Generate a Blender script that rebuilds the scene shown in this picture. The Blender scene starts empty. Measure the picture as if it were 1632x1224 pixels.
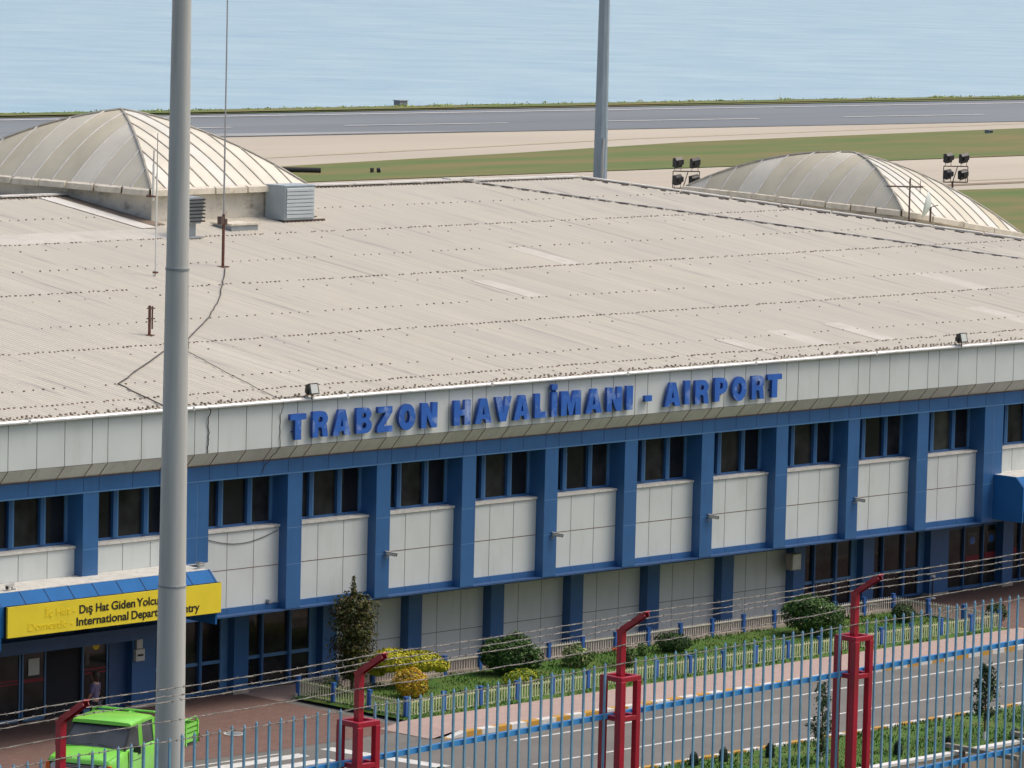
import bpy, bmesh, math, random
from mathutils import Vector, Matrix, noise as mnoise
random.seed(11)
R = math.radians
S = bpy.context.scene

# ------------------------------------------------------------------ camera
cd = bpy.data.cameras.new('camera')
cam = bpy.data.objects.new('camera', cd)
S.collection.objects.link(cam)
cd.sensor_width = 36.0
cd.lens = 162.827
cd.clip_start = 1.0
cd.clip_end = 30000
rot = Matrix(((0.70028517, 0.0567432, -0.71160445),
              (-0.71346278, 0.08901623, -0.6950158),
              (0.02390692, 0.99441255, 0.10282091)))
cam.matrix_world = Matrix.Translation((-91.3558, -98.2553, 23.4745)) @ rot.to_4x4()
S.camera = cam

# ------------------------------------------------------------------ light
SUN = Vector((0.60, -0.42, 1.20)).normalized()
el = math.asin(SUN.z)
az = math.atan2(SUN.x, SUN.y)
w = bpy.data.worlds.new('World'); S.world = w
w.use_nodes = True
nt = w.node_tree
bg = nt.nodes['Background']
sky = nt.nodes.new('ShaderNodeTexSky')
sky.sky_type = 'NISHITA'; sky.sun_disc = False
sky.sun_elevation = el; sky.sun_rotation = az
sky.air_density = 1.0; sky.dust_density = 6.0; sky.ozone_density = 1.0
nt.links.new(sky.outputs[0], bg.inputs[0])
bg.inputs[1].default_value = 0.150
sl = bpy.data.lights.new('sun', 'SUN')
sl.energy = 1.05; sl.angle = R(24); sl.color = (1.0, 0.95, 0.87)
so = bpy.data.objects.new('sun', sl); S.collection.objects.link(so)
so.rotation_euler = SUN.to_track_quat('Z', 'Y').to_euler()
so.location = (0, -40, 80)
S.view_settings.view_transform = 'Standard'
S.view_settings.look = 'None'
S.view_settings.exposure = 0.20
S.view_settings.gamma = 1.0

# ------------------------------------------------------------------ helpers
COL = S.collection
def srgb(r, g, b):
    f = lambda c: (c/255/12.92) if c/255 <= .04045 else ((c/255+.055)/1.055)**2.4
    return (f(r), f(g), f(b))

def mat(name, col, rough=.6, var=0.0, scale=3.0, metal=0.0, stretch=None, dirt=None, bump=0.0, bscale=40, spec=None, two=None, coat=0):
    """procedural material: base colour with noise variation, optional second colour and stains"""
    m = bpy.data.materials.new(name); m.use_nodes = True
    t = m.node_tree; n = t.nodes; b = n['Principled BSDF']
    b.inputs['Roughness'].default_value = rough
    b.inputs['Metallic'].default_value = metal
    if spec is not None: b.inputs['Specular IOR Level'].default_value = spec
    if coat: b.inputs['Coat Weight'].default_value = coat
    tc = n.new('ShaderNodeTexCoord')
    mp = n.new('ShaderNodeMapping')
    t.links.new(tc.outputs['Object'], mp.inputs[0])
    if stretch: mp.inputs['Scale'].default_value = stretch
    nz = n.new('ShaderNodeTexNoise'); nz.inputs['Scale'].default_value = scale; nz.inputs['Detail'].default_value = 6
    t.links.new(mp.outputs[0], nz.inputs['Vector'])
    mx = n.new('ShaderNodeMix'); mx.data_type = 'RGBA'
    c2 = two if two else tuple(max(0, c*(1-var)) for c in col)
    c1 = col if two else tuple(min(1, c*(1+var*.6)) for c in col)
    mx.inputs[6].default_value = (*c1, 1); mx.inputs[7].default_value = (*c2, 1)
    rp = n.new('ShaderNodeMapRange'); rp.inputs[1].default_value = .32; rp.inputs[2].default_value = .68
    t.links.new(nz.outputs[0], rp.inputs[0]); t.links.new(rp.outputs[0], mx.inputs[0])
    out = mx.outputs[2]
    if dirt:
        dc, amt, dsc, dst = dirt
        mp2 = n.new('ShaderNodeMapping'); t.links.new(tc.outputs['Object'], mp2.inputs[0])
        if dst: mp2.inputs['Scale'].default_value = dst
        n2 = n.new('ShaderNodeTexNoise'); n2.inputs['Scale'].default_value = dsc; n2.inputs['Detail'].default_value = 8
        n2.inputs['Roughness'].default_value = .65
        t.links.new(mp2.outputs[0], n2.inputs['Vector'])
        r2 = n.new('ShaderNodeMapRange'); r2.inputs[1].default_value = .52; r2.inputs[2].default_value = .72
        r2.inputs[4].default_value = amt
        t.links.new(n2.outputs[0], r2.inputs[0])
        m2 = n.new('ShaderNodeMix'); m2.data_type = 'RGBA'
        t.links.new(r2.outputs[0], m2.inputs[0]); t.links.new(out, m2.inputs[6]); m2.inputs[7].default_value = (*dc, 1)
        out = m2.outputs[2]
    t.links.new(out, b.inputs['Base Color'])
    if bump:
        bn = n.new('ShaderNodeTexNoise'); bn.inputs['Scale'].default_value = bscale; bn.inputs['Detail'].default_value = 4
        t.links.new(mp.outputs[0], bn.inputs['Vector'])
        bp = n.new('ShaderNodeBump'); bp.inputs['Strength'].default_value = bump; bp.inputs['Distance'].default_value = .05
        t.links.new(bn.outputs[0], bp.inputs['Height']); t.links.new(bp.outputs[0], b.inputs['Normal'])
    return m

class MB:
    """collects geometry and links it as one mesh object"""
    def __init__(s): s.v = []; s.f = []; s.m = []
    def add(s, vs, fs, mi=0):
        o = len(s.v); s.v += [tuple(v) for v in vs]
        for f in fs: s.f.append(tuple(i+o for i in f)); s.m.append(mi)
    def box(s, x0, x1, y0, y1, z0, z1, mi=0):
        vs = [(x0,y0,z0),(x1,y0,z0),(x1,y1,z0),(x0,y1,z0),(x0,y0,z1),(x1,y0,z1),(x1,y1,z1),(x0,y1,z1)]
        s.add(vs, [(3,2,1,0),(4,5,6,7),(0,1,5,4),(1,2,6,5),(2,3,7,6),(3,0,4,7)], mi)
    def bar(s, a, b, w, h=None, mi=0, up=(0,0,1)):
        a = Vector(a); b = Vector(b); h = w if h is None else h
        d = (b-a).normalized(); u = Vector(up)
        if abs(d.dot(u)) > .99: u = Vector((0,1,0))
        r = d.cross(u).normalized(); u = r.cross(d)
        vs = [p + r*sx*w/2 + u*sy*h/2 for p in (a,b) for sx,sy in ((-1,-1),(1,-1),(1,1),(-1,1))]
        s.add(vs, [(0,1,2,3),(7,6,5,4),(1,0,4,5),(2,1,5,6),(3,2,6,7),(0,3,7,4)], mi)
    def tube(s, pts, r, n=8, mi=0, caps=True):
        pts = [Vector(p) for p in pts]; rs = r if isinstance(r, (list, tuple)) else [r]*len(pts)
        o = len(s.v); prev = None
        for i, p in enumerate(pts):
            d = (pts[min(i+1, len(pts)-1)] - pts[max(i-1, 0)]).normalized()
            if prev is None:
                u = Vector((0,0,1)) if abs(d.z) < .9 else Vector((1,0,0))
            else: u = prev
            x = d.cross(u).normalized(); u = x.cross(d).normalized(); prev = u
            for k in range(n):
                a = 2*math.pi*k/n
                s.v.append(tuple(p + (x*math.cos(a) + u*math.sin(a))*rs[i]))
        for i in range(len(pts)-1):
            for k in range(n):
                k2 = (k+1) % n
                s.f.append((o+i*n+k, o+i*n+k2, o+(i+1)*n+k2, o+(i+1)*n+k)); s.m.append(mi)
        if caps:
            s.f.append(tuple(o+k for k in range(n))[::-1]); s.m.append(mi)
            s.f.append(tuple(o+(len(pts)-1)*n+k for k in range(n))); s.m.append(mi)
    def prism(s, poly, axis, a0, a1, mi=0):
        """extrude a 2D polygon along axis (0,1,2)"""
        def P(p, a):
            if axis == 0: return (a, p[0], p[1])
            if axis == 1: return (p[0], a, p[1])
            return (p[0], p[1], a)
        n = len(poly)
        vs = [P(p, a0) for p in poly] + [P(p, a1) for p in poly]
        fs = [tuple(range(n))[::-1], tuple(range(n, 2*n))] + [(i, (i+1) % n, n+(i+1) % n, n+i) for i in range(n)]
        s.add(vs, fs, mi)
    def sheet(s, poly, z, mi=0): s.add([(x, y, z) for x, y in poly], [tuple(range(len(poly)))], mi)
    def build(s, name, mats, parent=None, smooth=False, fix=True, bevel=0):
        me = bpy.data.meshes.new(name)
        me.from_pydata(s.v, [], s.f)
        ms = mats if isinstance(mats, (list, tuple)) else [mats]
        for m in ms: me.materials.append(m)
        if len(ms) > 1: me.polygons.foreach_set('material_index', s.m)
        if fix:
            bm = bmesh.new(); bm.from_mesh(me); bmesh.ops.recalc_face_normals(bm, faces=bm.faces); bm.to_mesh(me); bm.free()
        if smooth:
            me.polygons.foreach_set('use_smooth', [True]*len(me.polygons)); me.set_sharp_from_angle(angle=R(45))
        me.update()
        o = bpy.data.objects.new(name, me); COL.objects.link(o)
        if parent:
            o.parent = parent
            if parent.name in WC: o.location = -Vector(parent.location)
        if bevel:
            b = o.modifiers.new('bevel', 'BEVEL'); b.width = bevel; b.segments = 2; b.limit_method = 'ANGLE'
        return o

WC = set()          # things whose parts are modelled in world coordinates
def wthing(*a, **k):
    o = thing(*a, **k); WC.add(o.name); return o
def thing(name, label, cat, loc=(0,0,0), rz=0, group=None):
    o = bpy.data.objects.new(name, None); COL.objects.link(o)
    o.empty_display_size = .2
    o.location = loc; o.rotation_euler = (0, 0, rz)
    return tag(o, label, cat, group)
def tag(o, label, cat, group=None):
    o['label'] = label; o['category'] = cat
    if group: o['group'] = group
    return o
def struct(o, kind='structure'):
    o['kind'] = kind; return o
def copy_tree(o, parent=None):
    c = o.copy(); COL.objects.link(c)
    if parent: c.parent = parent
    for ch in [x for x in o.children]: copy_tree(ch, c)
    return c

# ------------------------------------------------------------------ materials
M = {}
BLUE = (.033, .122, .300)
M['blue'] = mat('blue_panel', BLUE, .38, .10, 1.2, dirt=((.030,.085,.20), .5, 2.6, (1.6,1.6,.18)))
M['bluetrim'] = mat('blue_trim', (.085,.21,.40), .4, .08, 3)
M['bluejoint'] = mat('blue_joint', (.012,.03,.09), .8)
M['bluelight'] = mat('blue_light_joint', (.12,.24,.42), .6)
M['white'] = mat('white_panel', (.61,.65,.635), .42, .05, .8, dirt=((.42,.42,.38), .26, 1.4, (1.5,1.5,.35)))
M['joint'] = mat('panel_joint', (.13,.12,.11), .9)
M['rustjoint'] = mat('rusty_joint', (.16,.10,.075), .9, .3, 6)
M['soffit'] = mat('soffit_panel', (.66,.65,.585), .6, .08, 1.0, dirt=((.38,.35,.29), .5, 3.0, (3,.6,.6)))
M['cap'] = mat('sill_cap', (.62,.61,.56), .6, .10, 3, dirt=((.30,.27,.22), .5, 6, None))
M['gutter'] = mat('gutter_metal', (.74,.75,.75), .35, .14, 2.5, metal=.35, dirt=((.36,.30,.25), .5, 3.0, None))
M['glass'] = mat('dark_glass', (.015,.016,.020), .06, .4, .8, spec=.35)
M['glass2'] = mat('dim_glass', (.028,.028,.030), .10, .6, 1.6, spec=.3)
M['glass3'] = mat('pale_blind_glass', (.06,.062,.056), .12, .5, 1.3, spec=.3)
M['dark'] = mat('recess_shade', (.015,.017,.026), .8)
M['wallblue'] = mat('dark_blue_wall', (.030,.085,.21), .5, .12, 1.5)
M['plinth'] = mat('concrete_plinth', (.42,.36,.30), .85, .2, 3)
M['wallstain'] = mat('stained_render', (.56,.53,.46), .85, .14, 1.2, dirt=((.15,.125,.095), .85, 1.7, (.7,.7,1.2)))
M['capcream'] = mat('cream_fibre_edge', (.66,.61,.50), .6, .14, 2.5, dirt=((.33,.24,.15), .6, 3, None))
M['fib0'] = mat('yellowed_fibreglass', (.57,.52,.385), .5, .10, .8, dirt=((.46,.40,.27), .35, .9, None))
M['fib1'] = mat('grey_fibreglass', (.60,.56,.445), .5, .08, .8, dirt=((.50,.46,.37), .28, .9, None))
M['fib2'] = mat('cream_fibreglass', (.66,.625,.52), .5, .10, .8, dirt=((.52,.46,.34), .35, .9, None))
M['fib3'] = mat('pale_fibreglass', (.66,.65,.58), .5, .08, .8, dirt=((.52,.50,.42), .28, .9, None))
M['rib'] = mat('rib_metal', (.52,.51,.48), .5, .12, 3)
M['ribdark'] = mat('rib_dark_metal', (.40,.37,.31), .6, .2, 3)  # darker metal for front ribs and groin covers
M['sheetnew'] = mat('newer_roof_sheet', (.635,.60,.515), .6, .08, 1.2, dirt=((.5,.46,.39), .6, 1.5, (2,.3,.3)))
M['flash'] = mat('white_flashing', (.66,.64,.59), .5, .10, 2)
M['brown'] = mat('brown_channel', (.21,.165,.12), .9, .3, 2)
M['bolt_lap_shade'] = mat('rusty_bolt_lap_shade', (.26,.21,.17), .9, .5, 1.1)
M['yellow'] = mat('yellow_sign', (.82,.65,.035), .4, .06, 1.5)
M['ghost'] = mat('old_lettering', (.81,.60,.012), .5)
M['black'] = mat('black_paint', (.012,.012,.013), .5)
M['letter'] = mat('blue_letter', (.034,.135,.50), .35, .15, 2.0, dirt=((.50,.60,.78), .75, 1.7, None))
M['letterside'] = mat('letter_side', (.020,.075,.33), .5)
M['canopyblue'] = mat('canopy_blue', (.018,.125,.34), .7, .08, 1.5, spec=.15)
M['poster'] = mat('white_paper', (.55,.58,.56), .7, .05, 3)
M['redtape'] = mat('red_tape', (.20,.012,.025), .6)
M['galv'] = mat('galvanised_steel', (.34,.345,.35), .5, .12, 1.2, metal=.15, stretch=(1,1,.25))
M['lampgrey'] = mat('mast_grey', (.53,.53,.505), .55, .12, 2.5, stretch=(3,3,.18), dirt=((.40,.40,.385), .4, 5, (2,2,.1)))
M['ac'] = mat('ac_casing', (.35,.41,.44), .55, .08, 2)
M['louvre'] = mat('louvre', (.44,.49,.51), .55, .06, 2)
M['vent'] = mat('vent_grey', (.30,.33,.35), .5, .12, 3)
M['rust'] = mat('rusty_steel', (.14,.06,.04), .85, .3, 8)
M['redoxide'] = mat('dark_frame', (.10,.065,.055), .8)
M['flblack'] = mat('floodlight_black', (.02,.021,.022), .45)
M['flglass'] = mat('floodlight_glass', (.55,.58,.55), .25)
M['flglassdim'] = mat('floodlight_back_glass', (.10,.13,.14), .3)
M['whitepole'] = mat('white_pole', (.70,.70,.66), .5)
M['cable'] = mat('black_cable', (.06,.055,.05), .7)
M['dish'] = mat('pale_dish', (.55,.62,.58), .5)
M['redpost'] = mat('red_paint', (.40,.012,.036), .38, .10, 5, dirt=((.17,.035,.03), .6, 5, (1,1,.4)))
M['fenceblue'] = mat('fence_blue', (.055,.29,.66), .42, .10, 5)
M['picket'] = mat('picket_blue', (.19,.39,.55), .45, .14, 4, dirt=((.14,.27,.28), .45, 5, None), bump=.1)
M['wire'] = mat('barbed_wire_steel', (.25,.23,.205), .55, .25, 20)
M['gpost'] = mat('garden_post_blue', (.035,.13,.42), .45, .12, 5)
M['gpick'] = mat('cream_picket', (.60,.62,.40), .55, .10, 5)
M['gpickw'] = mat('white_picket', (.62,.58,.50), .55, .10, 5)
M['camwhite'] = mat('camera_housing', (.45,.45,.43), .5)
M['boothgrey'] = mat('booth_grey', (.18,.21,.24), .7)
M['tyre'] = mat('black_rubber', (.018,.018,.02), .75)
M['skin'] = mat('skin', (.30,.18,.13), .55)
M['hair'] = mat('dark_hair', (.02,.013,.01), .6)
M['lavender'] = mat('lavender_cloth', (.085,.075,.15), .8)
M['trousers'] = mat('dark_trousers', (.03,.03,.045), .8)
M['green'] = mat('lime_paint', (.225,.66,.085), .3, .10, 1.2, coat=.4, dirt=((.16,.42,.07), .5, 2.2, None))
M['greend'] = mat('lime_paint_inner', (.14,.46,.05), .5)
M['carglass'] = mat('car_glass', (.05,.055,.062), .05, .6, .9, spec=.5)  # base lightened to stand for the reflection in the windscreen
M['chrome'] = mat('dull_chrome', (.45,.45,.45), .3, metal=.8)
M['orange'] = mat('orange_lens', (.7,.13,.01), .3)
M['lens'] = mat('headlamp_lens', (.5,.52,.52), .15)
M['bed'] = mat('truck_bed', (.05,.05,.05), .8)
M['trunk'] = mat('bark', (.09,.06,.04), .9)
M['whitewash'] = mat('whitewash', (.66,.66,.62), .8)

# ---- special surfaces
def nodes(m): return m.node_tree, m.node_tree.nodes, m.node_tree.nodes['Principled BSDF']
def roof_mat():
    m = bpy.data.materials.new('roof_sheet'); m.use_nodes = True
    t, n, b = nodes(m); L = t.links.new
    b.inputs['Roughness'].default_value = .62
    b.inputs['Specular IOR Level'].default_value = .3
    tc = n.new('ShaderNodeTexCoord'); sx = n.new('ShaderNodeSeparateXYZ'); L(tc.outputs['Object'], sx.inputs[0])
    def math_(op, a, bb=None):
        k = n.new('ShaderNodeMath'); k.operation = op
        for i, v in enumerate((a, bb)):
            if v is None: continue
            if isinstance(v, (int, float)): k.inputs[i].default_value = v
            else: L(v, k.inputs[i])
        return k.outputs[0]
    row = None
    for y in (.92, 6.75, 13.85, 20.8):
        g = math_('GREATER_THAN', sx.outputs[1], y)
        row = g if row is None else math_('ADD', row, g)
    cell = math_('FLOOR', math_('DIVIDE', sx.outputs[0], .9))
    cv = n.new('ShaderNodeCombineXYZ'); L(cell, cv.inputs[0]); L(row, cv.inputs[1])
    wn = n.new('ShaderNodeTexWhiteNoise'); wn.noise_dimensions = '3D'; L(cv.outputs[0], wn.inputs[0])
    r = n.new('ShaderNodeValToRGB')
    e = r.color_ramp.elements
    e[0].position = 0; e[0].color = (.545,.51,.415,1)
    e[1].position = 1; e[1].color = (.66,.635,.55,1)
    for p, c in ((.04,(.565,.53,.435,1)), (.90,(.59,.55,.455,1)), (.965,(.615,.58,.485,1))):
        k = e.new(p); k.color = c
    L(wn.outputs[0], r.inputs[0])
    # long streaks of dirt down the slope
    mp = n.new('ShaderNodeMapping'); mp.inputs['Scale'].default_value = (4.2, .11, .10); L(tc.outputs['Object'], mp.inputs[0])
    nz = n.new('ShaderNodeTexNoise'); nz.inputs['Scale'].default_value = 1; nz.inputs['Detail'].default_value = 5; L(mp.outputs[0], nz.inputs['Vector'])
    mr = n.new('ShaderNodeMapRange'); mr.inputs[1].default_value = .42; mr.inputs[2].default_value = .70; mr.inputs[4].default_value = .75; L(nz.outputs[0], mr.inputs[0])
    mx = n.new('ShaderNodeMix'); mx.data_type = 'RGBA'; L(mr.outputs[0], mx.inputs[0]); L(r.outputs[0], mx.inputs[6]); mx.inputs[7].default_value = (.47,.44,.385,1)
    # broad patches
    n2 = n.new('ShaderNodeTexNoise'); n2.inputs['Scale'].default_value = .16; n2.inputs['Detail'].default_value = 5; L(tc.outputs['Object'], n2.inputs['Vector'])
    mr2 = n.new('ShaderNodeMapRange'); mr2.inputs[1].default_value = .42; mr2.inputs[2].default_value = .7; mr2.inputs[4].default_value = .5; L(n2.outputs[0], mr2.inputs[0])
    mx2 = n.new('ShaderNodeMix'); mx2.data_type = 'RGBA'; L(mr2.outputs[0], mx2.inputs[0]); L(mx.outputs[2], mx2.inputs[6]); mx2.inputs[7].default_value = (.525,.49,.425,1)
    # dark dirty streak patches
    mp3 = n.new('ShaderNodeMapping'); mp3.inputs['Scale'].default_value = (2.4, .16, .2); mp3.inputs['Location'].default_value = (3.3, 1.7, 0); L(tc.outputs['Object'], mp3.inputs[0])
    n3 = n.new('ShaderNodeTexNoise'); n3.inputs['Scale'].default_value = 1; n3.inputs['Detail'].default_value = 3; L(mp3.outputs[0], n3.inputs['Vector'])
    mr3 = n.new('ShaderNodeMapRange'); mr3.inputs[1].default_value = .61; mr3.inputs[2].default_value = .72; mr3.inputs[4].default_value = .75; L(n3.outputs[0], mr3.inputs[0])
    mx3 = n.new('ShaderNodeMix'); mx3.data_type = 'RGBA'; L(mr3.outputs[0], mx3.inputs[0]); L(mx2.outputs[2], mx3.inputs[6]); mx3.inputs[7].default_value = (.36,.345,.315,1)
    L(mx3.outputs[2], b.inputs['Base Color'])
    return m
M['roof'] = roof_mat()

def brick_mat(name, c1, c2, mortar, scale, rough=.85, bw=.5, rh=.25, big=None):
    m = bpy.data.materials.new(name); m.use_nodes = True
    t, n, b = nodes(m); L = t.links.new
    b.inputs['Roughness'].default_value = rough
    tc = n.new('ShaderNodeTexCoord'); br = n.new('ShaderNodeTexBrick')
    br.inputs['Color1'].default_value = (*c1, 1); br.inputs['Color2'].default_value = (*c2, 1); br.inputs['Mortar'].default_value = (*mortar, 1)
    br.inputs['Scale'].default_value = scale; br.inputs['Mortar Size'].default_value = .012; br.inputs['Brick Width'].default_value = bw; br.inputs['Row Height'].default_value = rh
    L(tc.outputs['Object'], br.inputs['Vector'])
    nz = n.new('ShaderNodeTexNoise'); nz.inputs['Scale'].default_value = .9; nz.inputs['Detail'].default_value = 7; L(tc.outputs['Object'], nz.inputs['Vector'])
    mr = n.new('ShaderNodeMapRange'); mr.inputs[1].default_value = .4; mr.inputs[2].default_value = .72; mr.inputs[4].default_value = .5; L(nz.outputs[0], mr.inputs[0])
    mx = n.new('ShaderNodeMix'); mx.data_type = 'RGBA'; L(mr.outputs[0], mx.inputs[0]); L(br.outputs[0], mx.inputs[6]); mx.inputs[7].default_value = (*(big or mortar), 1)
    L(mx.outputs[2], b.inputs['Base Color'])
    return m
M['paver'] = brick_mat('red_pavers', (.155,.085,.068), (.19,.115,.092), (.10,.07,.06), 2.2, big=(.125,.088,.076))
M['pinkpaver'] = brick_mat('pink_pavers', (.40,.285,.25), (.45,.33,.29), (.28,.22,.20), 2.2, big=(.36,.29,.265))
M['asphalt'] = mat('asphalt', (.160,.154,.142), .9, .12, .5, dirt=((.115,.110,.102), .75, .5, (.16,1,1)), bump=.15, bscale=30)
M['runway'] = mat('runway_asphalt', (.185,.207,.222), .9, .16, .06, stretch=(.15,1,1), dirt=((.125,.140,.155), .8, .07, (.06,1.2,1)))
M['runwaylight'] = mat('worn_shoulder', (.30,.31,.31), .9, .15, .1)
M['paint'] = mat('road_paint', (.62,.62,.60), .7, .12, 3, dirt=((.3,.3,.3), .5, 4, None))
M['apron'] = mat('apron_concrete', (.47,.42,.335), .9, .10, .03, stretch=(.4,1,1), dirt=((.37,.325,.26), .6, .05, (.15,1,1)))
M['dirtstrip'] = mat('bare_dirt', (.26,.20,.14), .95, .2, .3)
M['yellowline'] = mat('faded_yellow_line', (.47,.38,.20), .9, .1, 1)
M['lawn'] = mat('lawn', (.042,.125,.012), .95, 0, .9, two=(.085,.150,.020), dirt=((.15,.12,.04), .55, .7, None), bump=.4, bscale=22)
M['fieldgrass'] = mat('airfield_grass', (.085,.150,.030), .95, 0, .22, stretch=(.22,1,1), two=(.185,.160,.055), dirt=((.24,.155,.075), .85, .16, (.18,1,1)))
M['slope'] = mat('slope_earth', (.05,.085,.03), .95, 0, .2, two=(.09,.10,.05), bump=.8, bscale=4)
M['conc'] = mat('bare_concrete', (.36,.31,.26), .9, .15, 1.5, dirt=((.2,.15,.11), .6, 2, (1,1,.4)))
M['copwhite'] = mat('white_coping', (.72,.70,.67), .7, .1, 4)
def kerb_mat():
    m = bpy.data.materials.new('painted_kerb'); m.use_nodes = True
    t, n, b = nodes(m); L = t.links.new
    b.inputs['Roughness'].default_value = .75
    tc = n.new('ShaderNodeTexCoord'); sx = n.new('ShaderNodeSeparateXYZ'); L(tc.outputs['Object'], sx.inputs[0])
    a = n.new('ShaderNodeMath'); a.operation = 'DIVIDE'; L(sx.outputs[0], a.inputs[0]); a.inputs[1].default_value = 1.22
    f = n.new('ShaderNodeMath'); f.operation = 'FRACT'; L(a.outputs[0], f.inputs[0])
    g = n.new('ShaderNodeMath'); g.operation = 'GREATER_THAN'; L(f.outputs[0], g.inputs[0]); g.inputs[1].default_value = .5
    nz = n.new('ShaderNodeTexNoise'); nz.inputs['Scale'].default_value = 5; nz.inputs['Detail'].default_value = 6; L(tc.outputs['Object'], nz.inputs['Vector'])
    mx = n.new('ShaderNodeMix'); mx.data_type = 'RGBA'; L(g.outputs[0], mx.inputs[0]); mx.inputs[6].default_value = (.66,.65,.62,1); mx.inputs[7].default_value = (.50,.27,.035,1)
    mr = n.new('ShaderNodeMapRange'); mr.inputs[1].default_value = .5; mr.inputs[2].default_value = .75; mr.inputs[4].default_value = .5; L(nz.outputs[0], mr.inputs[0])
    m2 = n.new('ShaderNodeMix'); m2.data_type = 'RGBA'; L(mr.outputs[0], m2.inputs[0]); L(mx.outputs[2], m2.inputs[6]); m2.inputs[7].default_value = (.33,.30,.26,1)
    L(m2.outputs[2], b.inputs['Base Color'])
    return m
M['kerb'] = kerb_mat()
def sea_mat():
    m = bpy.data.materials.new('sea_water'); m.use_nodes = True
    t, n, b = nodes(m); L = t.links.new
    b.inputs['Roughness'].default_value = .28
    b.inputs['IOR'].default_value = 1.33
    tc = n.new('ShaderNodeTexCoord')
    m0 = n.new('ShaderNodeMapping'); m0.inputs['Rotation'].default_value = (0,0,R(-44)); L(tc.outputs['Object'], m0.inputs[0])
    mp = n.new('ShaderNodeMapping'); mp.inputs['Scale'].default_value = (.13,.085,.1); L(m0.outputs[0], mp.inputs[0])
    nz = n.new('ShaderNodeTexNoise'); nz.inputs['Scale'].default_value = .55; nz.inputs['Detail'].default_value = 8; nz.inputs['Roughness'].default_value = .7; L(mp.outputs[0], nz.inputs['Vector'])
    mx = n.new('ShaderNodeMix'); mx.data_type = 'RGBA'; rs = n.new('ShaderNodeMapRange'); rs.inputs[1].default_value = .3; rs.inputs[2].default_value = .7; L(nz.outputs[0], rs.inputs[0]); L(rs.outputs[0], mx.inputs[0]); mx.inputs[6].default_value = (.29,.46,.565,1); mx.inputs[7].default_value = (.49,.64,.70,1)  # pale sky sheen and ripple light are put into these two colours
    L(mx.outputs[2], b.inputs['Base Color'])
    n1 = n.new('ShaderNodeTexNoise'); n1.inputs['Scale'].default_value = 1.6; n1.inputs['Detail'].default_value = 7; n1.inputs['Roughness'].default_value = .6; L(mp.outputs[0], n1.inputs['Vector'])
    bp = n.new('ShaderNodeBump'); bp.inputs['Strength'].default_value = .4; bp.inputs['Distance'].default_value = 1.0
    L(n1.outputs[0], bp.inputs['Height']); L(bp.outputs[0], b.inputs['Normal'])
    return m
M['sea'] = sea_mat()
def leaf(name, col, v=.35):
    m = mat(name, col, .6, v, 2.2)
    b = m.node_tree.nodes['Principled BSDF']
    b.inputs['Specular IOR Level'].default_value = .25
    return m
M['lf_green'] = leaf('leaf_green', (.050,.115,.022))
M['lf_dark'] = leaf('leaf_dark_green', (.022,.052,.016))
M['lf_mid'] = leaf('leaf_mid_green', (.075,.155,.03))
M['lf_yellow'] = leaf('leaf_yellow', (.55,.50,.03), .25)
M['lf_gold'] = leaf('leaf_gold', (.52,.30,.02), .3)
M['lf_lime'] = leaf('leaf_lime', (.20,.27,.02))
M['lf_cypress'] = leaf('leaf_cypress', (.042,.060,.018))
M['lf_cypress2'] = leaf('leaf_cypress_yellow', (.11,.105,.02))
M['lf_brown'] = leaf('leaf_brown', (.10,.075,.04))
M['lf_sapling'] = leaf('leaf_sapling', (.045,.075,.040))
M['lf_topiary'] = leaf('leaf_topiary', (.010,.022,.013))
M['lf_cream'] = leaf('leaf_cream', (.33,.34,.16))
M['lf_shore'] = leaf('leaf_shore', (.34,.47,.11))
M['lf_shore2'] = leaf('leaf_shore_dry', (.42,.40,.18))
M['lf_grass'] = leaf('grass_blade', (.045,.122,.015), .5)
M['lf_grass2'] = leaf('grass_blade_yellow', (.11,.135,.028), .5)
M['flower'] = mat('orange_flower', (.7,.10,.01), .6)

# ================================================================== SETTING
def flat(name, poly, z, m, kind='structure'):
    b = MB(); b.sheet(poly, z); return struct(b.build(name, m, fix=False), kind)
def rect(x0, x1, y0, y1): return [(x0,y0),(x1,y0),(x1,y1),(x0,y1)]

SHORE = [(-900,296),(-300,292),(100,288),(223,286.6),(300,285.4),(392,281.4),(600,272),(1100,250),(2500,190)]
b = MB()
lo = [(-900,-18)] + [(2500,-18)]
poly = [(-900,-17.75),(2500,-17.75)] + SHORE[::-1]
b.sheet(poly, 0)
n = len(SHORE)
b.add([(x,y,0) for x,y in SHORE] + [(x,y+5,-4) for x,y in SHORE], [(i,i+1,n+i+1,n+i) for i in range(n-1)])
struct(b.build('ground', M['apron'], fix=False))
b = MB(); b.sheet([(-6000,150),(12000,100),(12000,14000),(-6000,14000)], -3.0)
struct(b.build('sea', M['sea'], fix=False))

# hillside the photographer stands on
rows = [(-17.95,-2.6),(-26,-2.6),(-31,1.2),(-62.3,11.4),(-63.4,12.85),(-66,12.95),(-82,16.6),(-98.3,21.75),(-130,30),(-260,60)]
xs = [-400,-200]+list(range(-140,60,4))+[80,140,300]
b = MB(); vs = []
for y,z in rows:
    for x in xs:
        k = mnoise.noise(Vector((x*.09,y*.09,0)))*.22 if -63 < y < -30 else 0
        vs.append((x, y, z+k-(.2 if k else 0)))
nx = len(xs)
b.add(vs, [(j*nx+i, j*nx+i+1, (j+1)*nx+i+1, (j+1)*nx+i) for j in range(len(rows)-1) for i in range(nx-1)])
struct(b.build('hillside', M['slope'], smooth=True))

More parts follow.
